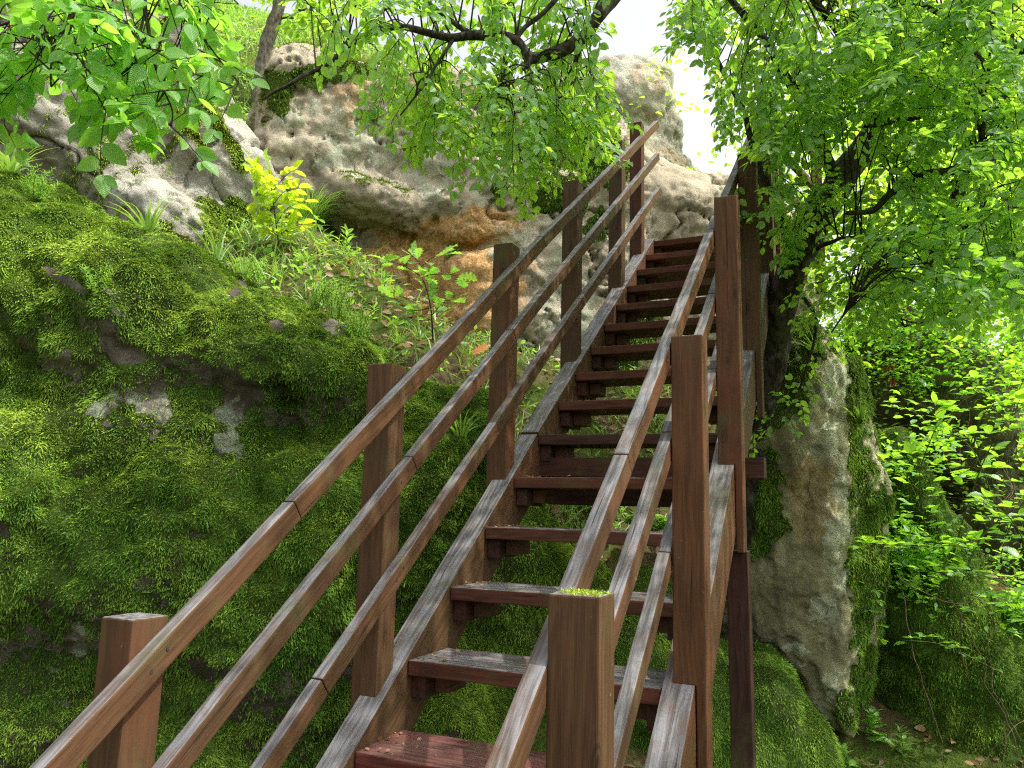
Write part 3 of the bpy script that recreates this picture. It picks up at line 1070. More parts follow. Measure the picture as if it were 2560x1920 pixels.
def masksC(V, N):
    x, y, z = screen(V)
    org = np.zeros(len(V)); moss = np.zeros(len(V)); dark = np.zeros(len(V)); lich = np.zeros(len(V))
    for i, p in enumerate([(1100, 600, 190, 50, -8), (1180, 700, 130, 150, 0), (1060, 660, 150, 60, 0), (1200, 560, 110, 40, 0), (890, 260, 60, 60, 0), (1000, 250, 90, 60, 0)]):
        org = np.maximum(org, patch(V, *p, 80 + i) * (.5 if i > 3 else 1))
    for i, p in enumerate([(1390, 490, 75, 60, 10), (1430, 380, 150, 60, 20), (1480, 340, 120, 40, 25), (690, 240, 40, 60, -20), (1020, 372, 26, 14, 0), (1500, 560, 35, 40, 0), (1560, 870, 60, 60, 0), (1600, 830, 60, 70, 0), (1520, 1000, 40, 90, 0),
                           (800, 185, 150, 28, -8), (1250, 475, 26, 20, 0)]):
        moss = np.maximum(moss, patch(V, *p, 90 + i))
    for i, p in enumerate([(860, 540, 75, 80, 35), (790, 440, 45, 90, -20), (960, 580, 120, 40, 0), (1300, 720, 40, 130, 0), (1310, 900, 60, 90, 0), (930, 480, 120, 60, 0)]):
        dark = np.maximum(dark, patch(V, *p, 100 + i))
    for i, p in enumerate([(930, 330, 150, 110, 0), (1080, 440, 70, 60, 0), (1100, 350, 90, 90, 0), (1230, 480, 60, 40, -20), (1270, 620, 70, 60, 0), (720, 280, 60, 40, 0), (1420, 760, 70, 170, 0), (1480, 930, 80, 130, 0)]):
        lich = np.maximum(lich, patch(V, *p, 110 + i))
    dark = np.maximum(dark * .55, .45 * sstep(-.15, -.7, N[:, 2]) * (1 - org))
    return dict(moss=np.maximum(moss * 1.1 - .05 + .1 * N[:, 2], .8 * sstep(.55, .85, N[:, 2] + .3 * fbm(V, 2.5, 3, 66)) * (x < 1150)), orange=org, dark=dark, lich=.18 + .36 * lich)


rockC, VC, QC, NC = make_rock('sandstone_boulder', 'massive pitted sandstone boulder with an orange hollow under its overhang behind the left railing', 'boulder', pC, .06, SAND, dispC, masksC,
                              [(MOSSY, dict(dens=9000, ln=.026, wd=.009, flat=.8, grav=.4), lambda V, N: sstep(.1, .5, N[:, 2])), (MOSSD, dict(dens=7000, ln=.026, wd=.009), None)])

# --- weathered boulder against the sky
pD = [E(1560, 300, 11.5, 120, 150, .9, 15), E(1470, 330, 11.6, 170, 170, 1.0), E(1660, 340, 11.3, 46, 62, .45, -8, k=.08), E(1600, 215, 11.4, 70, 70, .6, 25, k=.1), E(1560, 450, 11.4, 190, 110, 1.0, 15),
      E(1700, 330, 10.8, 30, 10, .2, -10, '-', .05)]
rockD, VD, QD, ND = make_rock('sandstone_boulder', 'weathered grey boulder standing against the white sky above the top of the stairs', 'boulder', pD, .07, GREY,
                              lambda V, N: .10 * fbm(V, 1.4, 4, 31) + .05 * fbm(V, 4, 4, 32) + .05 * fbm(np.stack([V[:, 2] * 3.5, V[:, 0], V[:, 1]], -1), 1, 3, 33) - .04 * sstep(.4, .6, fbm(V, 5, 2, 35)),
                              lambda V, N: dict(lich=.30 + .4 * fbm(V, 2, 3, 5), dark=.55 * sstep(-.05, .5, fbm(V, 1.6, 3, 36)), orange=.35 * sstep(.1, .5, fbm(V, 2.6, 3, 37)), moss=.15 + 0 * N[:, 2]))

# --- buff rock pillar right of the stairs
pE = [E(1990, 1180, 5.45, 135, 400, .55, -2), E(1900, 1250, 5.6, 110, 380, .5, 0), E(2060, 1500, 5.35, 74, 300, .42, -2), E(1930, 1420, 5.55, 130, 260, .5, 6), E(2085, 1080, 5.35, 55, 200, .35, 3, k=.07), E(2120, 1330, 5.5, 75, 440, .42, -2, k=.12),
      E(2050, 1700, 5.3, 60, 150, .35, -22, k=.1), E(1990, 1600, 5.5, 80, 160, .4, -30),
      E(1985, 1340, 4.93, 16, 24, .10, 0, '-', .05), E(2028, 1300, 4.9, 10, 170, .12, 4, '-', .06), E(2000, 1150, 4.86, 22, 16, .1, 0, '-', .05), E(2090, 1130, 4.95, 14, 12, .08, 0, '-', .04),
      E(1900, 1640, 4.9, 150, 18, .25, 40, '-', .06)]


def masksE(V, N):
    moss = np.zeros(len(V)); lich = np.zeros(len(V)); dark = np.zeros(len(V))
    for i, p in enumerate([(1960, 980, 75, 110, 20), (2150, 1000, 35, 200, 0), (2185, 1500, 60, 360, 0), (2165, 1250, 40, 320, 0), (1900, 1250, 60, 120, 0), (2130, 1760, 40, 70, 0), (2000, 850, 90, 60, 0)]):
        moss = np.maximum(moss, patch(V, *p, 120 + i))
    for i, p in enumerate([(2090, 1000, 45, 110, 0), (2100, 1340, 40, 160, 0), (2060, 1100, 40, 60, 0), (1975, 1650, 60, 40, 0), (2060, 1740, 50, 80, 30), (2060, 1540, 40, 60, 0)]):
        lich = np.maximum(lich, patch(V, *p, 130 + i))
    for i, p in enumerate([(1890, 1180, 75, 150, 0), (1960, 1530, 90, 90, 0), (1900, 1330, 45, 90, 0)]):  # shadow on the pillar's left side, painted into the rock colour
        dark = np.maximum(dark, patch(V, *p, 140 + i))
    return dict(moss=moss * (.8 + .5 * fbm(V, 5, 4, 88)) - .05, lich=.15 + .38 * lich, dark=dark * .6, orange=.35 * patch(V, 2040, 1250, 60, 130, 0, 150))


rockE, VE, QE, NE = make_rock('rock_pillar', 'tall buff rock pillar streaked with lichen right of the stair posts', 'rock', pE, .035, PALE,
                              lambda V, N: .045 * fbm(V * np.array([1, 1, .45]), 3.2, 4, 41) + .028 * fbm(V * np.array([1, 1, .35]), 8, 4, 42) + .012 * fbm(V, 18, 3, 43) - .03 * sstep(.45, .6, fbm(V, 6, 2, 44)), masksE,
                              [(MOSS, dict(dens=20000, ln=.018, wd=.0065), None)])

# --- mossy bank at the right edge
pF = [E(2260, 1440, 6.0, 110, 370, .6, -6), E(2300, 1620, 5.9, 190, 400, .65, -14), E(2480, 1800, 5.8, 300, 300, .8, 18), E(2620, 1850, 5.7, 250, 300, .8), E(2420, 2010, 5.5, 330, 190, .8, 5)]
rockF, VF, QF, NF = make_rock('mossy_bank', 'dark moss covered rock face right of the buff pillar below the brambles', 'rock', pF, .045, MROCK,
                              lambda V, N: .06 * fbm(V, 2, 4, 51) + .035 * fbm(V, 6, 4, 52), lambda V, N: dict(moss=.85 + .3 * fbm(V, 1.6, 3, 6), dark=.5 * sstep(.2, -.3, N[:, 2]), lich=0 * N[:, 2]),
                              [(MOSSD, dict(dens=12000, ln=.015, wd=.007, flat=.8, grav=.4), None), (MOSS, dict(dens=12000, ln=.016, wd=.007), None)])

# --- earth bank behind it
pG = [E(2300, 1030, 8.2, 180, 200, 1.0, 25), E(2560, 1360, 8.0, 260, 200, 1.0, 20), E(2250, 950, 8.4, 140, 170, .8)]
VG, QG = surface(pG, .09)
VG = relax(VG, QG, 2)
VG, QG = subdivide(VG, QG)
NG = normals(VG, QG)
VG = VG + NG * (.10 * fbm(VG, 1.6, 4, 61) + .05 * fbm(VG, 6, 3, 62))[:, None]
NG = normals(VG, QG)
eb = make_mesh('earth_bank', VG, [QG], EARTH, VG.mean(0) * [1, 1, 0])
eb['kind'] = 'structure'

# ------------------------------------------------------------------ ground
G = np.array([(1.4, -2.1, -.9), (.5, -1.2, -.93), (2.6, -1, -.95), (-.6, -1.2, -.88), (-1.6, -.3, -.72), (-2.4, .75, -.36), (-3.2, .3, -.2), (-4.6, 0, .3),
              (.4, .8, -.95), (.5, 1.9, -.9), (-.3, 1.4, -.9), (.3, 2.6, -.5), (-.8, 1.5, -.7), (-1.6, 1.3, -.6), (-.6, 3.6, .72), (-1.17, 2.35, 1.60), (-1.68, 2.65, 2.08), (-2.41, 3.11, 2.70), (-3.09, 3.38, 3.2), (-4.27, 3.89, 4.25),
              (-5.15, 4.43, 5.2), (-6.42, 5.43, 6.9), (-6.2, 7.5, 8.3), (-1.44, 3.29, 2.02), (-2.3, 5.0, 2.45), (-1.2, 4.6, 2.1), (-3.2, 4.7, 3.2), (-3.66, 1.75, 2.0), (-5.2, 2.0, 2.3), (-4.6, 3.0, 2.9), (-5.6, 3.9, 4.2),
              (1.29, 3.7, -.80), (1.09, 3.06, -.80), (2.4, 4.0, -.88), (4, 3.6, -.95), (2.7, 7.6, .4), (2.9, 13, 1.2), (6, 8, -.4), (5, 0, -1.1), (.9, 2.2, -.82),
              (-1, 6.6, 3.4), (.5, 6.3, 2.6), (.3, 9, 3.6), (-3, 8, 6.2), (1.0, 4.7, .2), (-9, 3, 6.5), (-9, 9, 10.5), (-3, 14, 8), (-8, -3, 1.5), (3, -6, -1.1), (-2, -6, -1),
              (-50, 0, 22), (-40, 40, 26), (0, 55, 9), (40, 40, -2), (55, 0, -5), (40, -40, -4), (0, -50, -2), (-40, -40, 6)])


def tps_k(r2):
    return np.where(r2 > 1e-12, r2 * np.log(np.maximum(r2, 1e-12)), 0)


_n = len(G)
_K = tps_k(((G[:, None, :2] - G[None, :, :2]) ** 2).sum(-1)) + np.eye(_n) * .02
_Pm = np.column_stack([np.ones(_n), G[:, :2]])
_A = np.zeros((_n + 3, _n + 3))
_A[:_n, :_n] = _K; _A[:_n, _n:] = _Pm; _A[_n:, :_n] = _Pm.T
_w = np.linalg.solve(_A, np.concatenate([G[:, 2], np.zeros(3)]))


def gz(xy):
    xy = np.atleast_2d(np.asarray(xy, float))
    z = _w[_n] + xy @ _w[_n + 1:]
    for i in range(_n):
        z = z + _w[i] * tps_k(((xy - G[i, :2]) ** 2).sum(-1))
    P = np.column_stack([xy, np.zeros(len(xy))])
    r = np.hypot(xy[:, 0], xy[:, 1] - 2)
    return z + .05 * fbm(P, 1.6, 4, 71) + .018 * fbm(P, 9, 3, 72) + sstep(8, 30, r) * .8 * fbm(P, .12, 3, 73)


def onground(px, py, t0=3.0, t1=16):
    ts = np.linspace(t0, t1, 260)
    P = CAM + ray(px, py)[None] * ts[:, None]
    below = P[:, 2] < gz(P[:, :2])
    i = int(np.argmax(below)) if below.any() else len(ts) // 2
    return P[i]


u = np.linspace(-1, 1, 321)
gx = np.sign(u) * (np.abs(u) * 7 + np.abs(u) ** 5 * 83)
GX, GY = np.meshgrid(gx - .5, gx + 2.5, indexing='ij')
XY = np.stack([GX.ravel(), GY.ravel()], -1)
VGd = np.column_stack([XY, gz(XY)])
nn = len(u)
ii, jj = np.meshgrid(np.arange(nn - 1), np.arange(nn - 1), indexing='ij')
b0 = (ii * nn + jj).ravel()
QGd = np.stack([b0, b0 + nn, b0 + nn + 1, b0 + 1], -1)
gnd = make_mesh('ground', VGd, [QGd], GROUND)
gnd['kind'] = 'structure'
NGd = normals(VGd, QGd)


# ------------------------------------------------------------------ leaves
def leaf_shape(kind='ovate', st=3):
    """returns verts (n,3) in leaf frame (x along, y across, z normal), faces, uv"""
    if kind == 'oak':
        xs = np.array([.10, .22, .30, .42, .50, .62, .70, .82, .90])
        ws = np.array([.05, .17, .09, .27, .13, .31, .17, .24, .12])
    elif kind == 'lance':
        xs = np.array([.15, .4, .7]); ws = np.array([.09, .13, .09])
    elif kind == 'blade':
        xs = np.array([.3, .65]); ws = np.array([.05, .04])
    elif kind == 'far':
        xs = np.array([.5]); ws = np.array([.34])
    else:
        xs = {2: np.array([.28, .66]), 3: np.array([.18, .45, .76]), 7: np.array([.07, .17, .3, .45, .6, .75, .89])}[st]
        ws = {2: np.array([.27, .25]), 3: np.array([.22, .31, .20]), 7: np.array([.13, .235, .30, .315, .28, .20, .10])}[st]
    V = [(0, 0, 0)]; uv = [(0, 0)]
    for x, w_ in zip(xs, ws):
        zz = -.10 * (x - .3) ** 2
        for s in (-1, 0, 1):
            V.append((x + (0 if s == 0 else -.01), s * w_, zz + abs(s) * w_ * .22)); uv.append((x, s * w_))
    V.append((1, 0, -.07)); uv.append((1, 0))
    n = len(xs)
    tri = [(0, 2, 1), (0, 3, 2)]
    quad = []
    for i in range(n - 1):
        a, b = 1 + 3 * i, 4 + 3 * i
        quad += [(a, a + 1, b + 1, b), (a + 1, a + 2, b + 2, b + 1)]
    l = 1 + 3 * (n - 1)
    e = 3 * n + 1
    tri += [(l, l + 1, e), (l + 1, l + 2, e)]
    return np.array(V), np.array(tri), np.array(quad).reshape(-1, 4), np.array(uv)


SH = {k: leaf_shape(*a) for k, a in dict(o2=('ovate', 2), o3=('ovate', 3), o7=('ovate', 7), oak=('oak',), lance=('lance',), blade=('blade',), far=('far',)).items()}


class Leaves:
    def __init__(s):
        s.P, s.T, s.N, s.L, s.C = [], [], [], [], []

    def add(s, p, t, n, l, c):
        s.P.append(p); s.T.append(t); s.N.append(n); s.L.append(l); s.C.append(c)

    def build(s, name, shape, mat, origin, parent=None, wide=1.0):
        V0, tri, quad, uv = SH[shape]
        P, T = np.array(s.P), unit(np.array(s.T))
        N = np.array(s.N); N = unit(N - T * (N * T).sum(1)[:, None])
        B = np.cross(N, T)
        L = np.array(s.L)[:, None, None]
        m = len(P)
        curl = RNG.uniform(.3, 2.2, m)[:, None, None]
        V = P[:, None] + L * (V0[None, :, 0:1] * T[:, None] + wide * V0[None, :, 1:2] * B[:, None] + V0[None, :, 2:3] * curl * N[:, None])
        k = len(V0)
        off = (np.arange(m) * k)[:, None, None]
        F = [(tri[None] + off).reshape(-1, 3)]
        if len(quad): F.append((quad[None] + off).reshape(-1, 4))
        return make_mesh(name, V.reshape(-1, 3), F, mat, origin, parent, np.tile(uv, (m, 1)), {'col': np.repeat(np.clip(s.C, 0, 1), k)})


def rnd(s=1.0):
    return RNG.normal(size=3) * s


def spray(LV, TW, root, d, L, leaf, up=(0, 0, 1), droop=.35, dens=1.0, cbase=.4, depth=0, tw=.0022):
    """a flat drooping spray of alternate leaves on a twig that forks"""
    d = unit(d)
    n = max(3, int(L / (leaf * .52) * dens))
    step = L / n
    upv = unit(np.asarray(up, float) + rnd(.22))
    p = np.array(root, float)
    pts = [p.copy()]
    sgn = 1 if RNG.random() < .5 else -1
    for i in range(n):
        d = unit(d + np.array([0, 0, -droop * step * 2.0]) + rnd(.07))
        p = p + d * step
        pts.append(p.copy())
        b = unit(np.cross(upv, d))
        nrm = np.cross(d, b)
        sgn = -sgn
        ld = unit(d * .62 + b * sgn * .85 + np.array([0, 0, -.22]) + rnd(.16))
        ll = leaf * RNG.uniform(.65, 1.15) * (1 if i < n - 2 else .85)
        LV.add(p + ld * leaf * .10, ld, nrm + rnd(.38), ll, cbase + RNG.normal() * .2)
        if depth < 1 and i > 0 and i % 2 == 0 and L > leaf * 3:
            sd_ = unit(d * .8 + b * sgn * -.75 + rnd(.15))
            spray(LV, TW, p, sd_, L * RNG.uniform(.35, .55) * (1 - .5 * i / n), leaf * .92, upv, droop, dens, cbase, depth + 1, tw * .7)
    LV.add(p, unit(d + rnd(.15)), np.cross(d, b) + rnd(.3), leaf * .95, cbase + .1)
    TW.tube(np.array(pts), np.linspace(tw, tw * .4, len(pts)), 4)


def inpoly(poly, x, y):
    c = False
    j = len(poly) - 1
    for i in range(len(poly)):
        xi, yi = poly[i]; xj, yj = poly[j]
        if (yi > y) != (yj > y) and x < (xj - xi) * (y - yi) / (yj - yi) + xi: c = not c
        j = i
    return c


def sample(poly, n):
    P = np.array(poly)
    lo, hi = P.min(0), P.max(0)
    out = []
    while len(out) < n:
        x, y = RNG.uniform(lo, hi)
        if inpoly(poly, x, y): out.append((x, y))
    return out


def limb(mb, pts, n=8, rough=.12, sides=9):
    """pts: (px,py,t,radius in photo pixels)"""
    W_ = np.array([at(a, b, t) for a, b, t, r in pts])
    Rr = np.array([[r * t / FPX] for a, b, t, r in pts])
    S = spline(np.hstack([W_, Rr]), n)
    path = S[:, :3] + np.stack([fbm(S[:, :3], 5, 2, s) for s in (1, 2, 3)], -1) * .012
    mb.tube(path, np.maximum(S[:, 3], .002), sides, rough=rough)
    return path


def leafage(LV, TW, anchors, limbs, trange, leaf, L, droop, cfun, pull=.6, down=.5, link=True, dens=1.0, upj=.25, lr=.005):
    LP_ = np.concatenate(limbs)
    for (x, y) in anchors:
        t = RNG.uniform(*trange) if not callable(trange) else trange(x, y)
        P = at(x, y, t)
        dd = np.linalg.norm(LP_ - P, axis=1)
        j = int(np.argmin(dd + RNG.random(len(dd)) * .25))
        q = LP_[j]
        v = P - q
        d = unit(unit(v) * pull + np.array([0, 0, -down]) + rnd(.32))
        Ls = RNG.uniform(*L)
        root = P - d * Ls * .5
        spray(LV, TW, root, d, Ls, leaf, unit(np.array([0, 0, 1.0]) + rnd(upj)), droop, dens, cfun(x, y))
        if link:
            mid = (q + root) / 2 + np.array([0, 0, .06]) + rnd(.03)
            pth = spline([q, mid, root], 4)
            TW.tube(pth, np.linspace(lr, lr * .4, len(pth)), 4)


# --- leaning tree beside the railing: trunk, one long limb across the top of the picture, crown
tree1 = thing('leaning_tree', 'leaning tree with a dark twisted trunk close against the right stair posts, limbs arching overhead', 'tree', at(1860, 1560, 5.1))
mb = MB()
tk = limb(mb, [(1850, 1500, 5.35, 36), (1880, 1250, 5.2, 32), (1905, 1120, 5.15, 31), (1935, 900, 5.1, 33), (1960, 740, 5.05, 38), (2020, 590, 5.0, 44), (2095, 460, 5.0, 37), (2165, 360, 5.0, 32), (2240, 200, 4.9, 30), (2260, -60, 4.8, 28), (2200, -420, 4.6, 32)], 8, .10, 14)
mb.build('trunk', BARK, tree1.location, tree1)
mb = MB()
l1 = limb(mb, [(2240, -150, 4.8, 26), (1960, -330, 4.2, 24), (1700, -260, 3.8, 23), (1590, -80, 3.6, 23), (1522, 0, 3.55, 22), (1490, 50, 3.5, 17), (1455, 92, 3.5, 17), (1400, 122, 3.5, 17), (1330, 137, 3.5, 15), (1275, 95, 3.5, 13), (1200, 86, 3.5, 12), (1120, 88, 3.5, 10), (1050, 72, 3.5, 9), (960, 78, 3.55, 8), (870, 120, 3.65, 7), (800, 165, 3.7, 6), (730, 210, 3.75, 5), (655, 248, 3.8, 3)], 7, .14, 9)
l2 = limb(mb, [(1335, 130, 3.5, 11), (1315, 155, 3.48, 9), (1308, 168, 3.47, 4)], 4)
l3 = limb(mb, [(1280, 100, 3.5, 7), (1300, 70, 3.5, 6), (1350, 30, 3.5, 6), (1400, -15, 3.5, 6)], 5)
l4 = limb(mb, [(1190, 88, 3.5, 8), (1120, 45, 3.5, 6), (1060, -10, 3.5, 6)], 5)
l5 = limb(mb, [(1135, 92, 3.5, 5), (1100, 150, 3.4, 4), (1050, 220, 3.3, 3), (1000, 285, 3.3, 2)], 5)
l6 = limb(mb, [(1265, 110, 3.5, 4), (1255, 160, 3.4, 3), (1240, 240, 3.3, 2)], 5)
l7 = limb(mb, [(1455, 92, 3.5, 6), (1420, 180, 3.7, 5), (1380, 300, 3.8, 4), (1330, 400, 3.9, 2)], 5)
mb.build('limb', BARK, tree1.location, tree1)
mb = MB()
m1 = limb(mb, [(2000, 640, 5.0, 14), (1960, 560, 4.9, 12), (1900, 420, 4.8, 9), (1840, 240, 4.7, 7), (1740, 60, 4.6, 4)], 6)
m2 = limb(mb, [(2100, 470, 4.9, 15), (2000, 250, 4.6, 12), (1880, 60, 4.4, 9), (1780, -60, 4.3, 6)], 6)
m3 = limb(mb, [(2200, 300, 4.9, 14), (2120, 120, 4.5, 11), (2010, -20, 4.2, 8), (1980, -60, 4.1, 6)], 6)
m4 = limb(mb, [(1960, 700, 5.0, 9), (2010, 640, 4.7, 7), (2080, 600, 4.4, 5), (2160, 590, 4.2, 3)], 5)
# limbs above the frame that shade the steps
m5 = limb(mb, [(2240, -100, 4.8, 24), (2150, -500, 5.0, 18), (2000, -800, 5.4, 10), (1850, -900, 5.6, 4)], 6)
m6 = limb(mb, [(2230, -250, 4.7, 22), (2250, -800, 5.2, 16), (2150, -1200, 5.8, 10), (2050, -1500, 6.2, 4)], 6)
mb.build('limb', BARK, tree1.location, tree1)

lv, tw = Leaves(), MB()
cl_ = [l1[30:], l2, l3, l4, l5, l6, l7]
P1 = [(800, -80), (1570, -80), (1560, 90), (1530, 180), (1480, 230), (1500, 330), (1390, 330), (1370, 420), (1320, 440), (1250, 400), (1180, 330), (1080, 280), (1000, 260), (960, 160), (840, 130)]
leafage(lv, tw, sample(P1, 66), cl_, (3.25, 3.95), .057, (.25, .48), .45, lambda x, y: .40 + .25 * (y > 250), down=.75)
leafage(lv, tw, sample([(900, 120), (1480, 120), (1540, 250), (1420, 380), (1250, 400), (1100, 290), (980, 250)], 38), cl_, (3.2, 4.1), .057, (.25, .45), .6, lambda x, y: .62, down=.95)
leafage(lv, tw, sample([(720, -60), (900, -60), (880, 120), (780, 110)], 8), cl_, (3.5, 4.1), .057, (.25, .42), .45, lambda x, y: .5, down=.6)
leafage(lv, tw, sample([(1230, 330), (1400, 330), (1385, 430), (1330, 470), (1260, 430)], 11), cl_, (3.5, 4.0), .054, (.2, .32), .8, lambda x, y: .85, down=1.1)  # raised leaf colour paints this low cluster as yellow-lit
leafage(lv, tw, sample([(1480, 200), (1560, 220), (1550, 300), (1480, 330)], 4), cl_, (3.6, 3.9), .05, (.2, .3), .6, lambda x, y: .5, down=.8)
lv.build('crown', 'o3', LEAF, tree1.location, tree1)
tw.build('twigs', TWIG, tree1.location, tree1)

lv, tw = Leaves(), MB()
ml = [m1, m2, m3, m4, tk[45:]]
P3 = [(1700, -80), (2330, -80), (2350, 300), (2180, 330), (2030, 370), (1930, 400), (1900, 320), (1830, 220), (1780, 130), (1730, 60)]
leafage(lv, tw, sample(P3, 165), ml, (3.7, 5.0), .062, (.28, .5), .4, lambda x, y: .30 + .2 * RNG.random(), down=.55)
leafage(lv, tw, sample([(1830, 430), (1960, 450), (2100, 430), (2060, 560), (1950, 610), (1850, 570)], 24), ml, (4.0, 4.5), .058, (.22, .36), .5, lambda x, y: .5, down=.6, link=False)
leafage(lv, tw, sample([(1800, 230), (1850, 280), (1830, 350), (1800, 320)], 3), ml, (3.8, 4.2), .055, (.22, .3), .5, lambda x, y: .3, down=.5)
lv.build('crown', 'o3', LEAF, tree1.location, tree1)
tw.build('twigs', TWIG, tree1.location, tree1)
# upper crown, out of the picture, that dapples the light
lv, tw = Leaves(), MB()
leafage(lv, tw, sample([(1850, -1500), (2400, -1500), (2500, -150), (1800, -150)], 70), [m5, m6, tk[-20:]], (4.4, 6.6), .075, (.4, .65), .4, lambda x, y: .4, link=True)
lv.build('crown', 'o2', LEAF, tree1.location, tree1)
# twig hanging in front of the pillar
lv, tw = Leaves(), MB()
hp = limb(tw, [(2010, 740, 4.7, 5), (2040, 800, 4.6, 4), (2025, 900, 4.5, 3), (1990, 1010, 4.45, 2.5), (1930, 1060, 4.4, 2), (1870, 1078, 4.4, 1)], 5)
for k in range(8, len(hp), 1):
    spray(lv, tw, hp[k], unit(rnd(.6) + np.array([0, 0, -.3]) + RGT * RNG.uniform(-.6, .6)), RNG.uniform(.10, .2), .05, (0, 0, 1), .4, 1.0, .45, 1)
lv.build('crown', 'o3', LEAF, tree1.location, tree1)
tw.build('twigs', TWIG, tree1.location, tree1)

# --- tree whose limbs enter from the right edge
base2 = np.array([3.9, 2.2, -1.05])
tree2 = thing('hornbeam_tree', 'dense green tree reaching in from the right edge with thick dark crooked limbs', 'tree', base2)
mb = MB()
mb.tube(spline([base2 + [0, 0, -.1], base2 + [.05, .05, .9], base2 + [-.05, .1, 2.0], base2 + [.0, .15, 3.4], base2 + [.1, .3, 5.2], base2 + [.0, .2, 7]], 6), np.linspace(.19, .07, 31), 12, rough=.1)
mb.build('trunk', BARK, base2, tree2)
mb = MB()
n1 = limb(mb, [(3640, 330, 3.4, 70), (3250, 440, 3.9, 56), (2960, 420, 4.3, 46), (2760, 370, 4.3, 42), (2600, 300, 4.3, 36), (2520, 270, 4.3, 30), (2440, 250, 4.3, 26), (2370, 235, 4.3, 20), (2300, 190, 4.3, 15), (2228, 157, 4.3, 9)], 7, .16, 10)
n2 = limb(mb, [(2560, 250, 4.1, 22), (2520, 320, 4.1, 22), (2490, 370, 4.1, 20), (2440, 410, 4.1, 22), (2380, 430, 4.1, 14), (2300, 445, 4.1, 10), (2230, 480, 4.1, 10), (2180, 530, 4.1, 8), (2110, 535, 4.1, 5)], 7, .2, 9)
n3 = limb(mb, [(2430, 420, 4.15, 18), (2400, 470, 4.2, 16), (2370, 540, 4.3, 14), (2340, 620, 4.4, 12), (2310, 690, 4.4, 10), (2240, 705, 4.4, 8), (2225, 740, 4.4, 4)], 7, .2, 9)
n4 = limb(mb, [(2445, 385, 3.9, 6), (2470, 200, 3.8, 5), (2490, 0, 3.7, 5), (2500, -100, 3.7, 5)], 6)
n5 = limb(mb, [(2390, 240, 4.3, 8), (2310, 290, 4.3, 7), (2230, 300, 4.2, 6), (2160, 312, 4.2, 4)], 5)
n6 = limb(mb, [(3640, 520, 3.4, 24), (3100, 520, 3.9, 18), (2700, 500, 4.2, 14), (2600, 480, 4.1, 10), (2500, 530, 4.0, 6), (2420, 580, 3.9, 4)], 5)
n7 = limb(mb, [(3640, 20, 3.3, 22), (3100, 120, 3.9, 16), (2700, 150, 4.2, 12), (2500, 100, 4.1, 9), (2350, 40, 4.0, 7), (2250, -40, 3.9, 5)], 5)
n8 = limb(mb, [(2280, 560, 4.2, 6), (2200, 650, 4.0, 4), (2130, 760, 3.9, 3), (2080, 830, 3.9, 2)], 5)
n9 = limb(mb, [(2340, 610, 4.4, 7), (2380, 750, 4.5, 5), (2330, 800, 4.6, 4), (2260, 820, 4.7, 2)], 5)
mb.build('limb', BARK, base2, tree2)
lv, tw = Leaves(), MB()
nl = [n1[14:], n2, n3, n4, n5, n6, n7, n8, n9]
P4 = [(2100, 120), (2250, -80), (2640, -80), (2640, 760), (2460, 720), (2380, 800), (2240, 820), (2130, 830), (2080, 760), (2140, 660), (2240, 560), (2240, 380)]
leafage(lv, tw, sample(P4, 200), nl, (3.4, 4.9), .062, (.28, .52), .35, lambda x, y: .28 + .2 * RNG.random(), down=.45)
leafage(lv, tw, sample([(2010, 520), (2240, 440), (2270, 700), (2060, 770)], 26), nl, (4.3, 5.4), .06, (.28, .48), .35, lambda x, y: .6, down=.4, link=False)
leafage(lv, tw, sample([(2240, 560), (2560, 520), (2560, 700), (2420, 740), (2250, 740)], 22), nl, (3.2, 4.0), .07, (.28, .5), .35, lambda x, y: .25, down=.45)
lv.build('crown', 'o3', LEAF, base2, tree2)
# its unseen upper crown, added to shade the steps and lower boulder
up_ = Leaves()
for _ in range(340):
    c_ = np.array([2.65, 1.2, 5.0]) + unit(rnd(1)) * RNG.random() ** .4 * np.array([1.9, 2.3, 1.2])
    for _ in range(12):
        up_.add(c_ + rnd(.13), unit(rnd(1) * [1, 1, .35] + [0, 0, -.2]), np.array([0, 0, 1.0]) + rnd(.45), .095 * RNG.uniform(.7, 1.2), .4 + RNG.normal() * .2)
for _ in range(420):  # unseen foliage added at the right to block side light
    c_ = np.array([5.4, 1.2, 3.6]) + unit(rnd(1)) * RNG.random() ** .4 * np.array([1.2, 3.4, 3.2])
    for _ in range(12):
        up_.add(c_ + rnd(.2), unit(rnd(1) * [1, 1, .35] + [0, 0, -.2]), np.array([0, 0, 1.0]) + rnd(.45), .12 * RNG.uniform(.7, 1.2), .4 + RNG.normal() * .2)
up_.build('crown', 'o2', LEAF, base2, tree2)
tw.build('twigs', TWIG, base2, tree2)

# --- near branch with large leaves, upper left
base3 = np.array([-1.9, -1.75, -.9])
tree3 = thing('hornbeam_tree', 'near branch of large ribbed bright green leaves hanging into the upper left corner', 'tree', base3)
mb = MB()
top3 = spline([base3 + [0, 0, -.1], base3 + [.05, .05, 1.2], base3 + [.0, .12, 2.4], base3 + [.1, .2, 3.6], base3 + [.1, .3, 5]], 6)
mb.tube(top3, np.linspace(.12, .05, len(top3)), 12, rough=.1)
mb.build('trunk', BARK, base3, tree3)
mb = MB()
q0 = base3 + [.1, .2, 3.6]
def limb3(pts): return limb(mb, pts, 6, .12, 7)
mb.tube(spline([base3 + [.05, .16, 3.0], base3 + [.6, .45, 3.3], at(150, -160, 2.1)], 6), np.linspace(.03, .012, 13), 7)
mb.tube(spline([base3 + [.07, .18, 3.3], base3 + [.8, .6, 3.5], at(350, -130, 2.1)], 6), np.linspace(.03, .012, 13), 7)
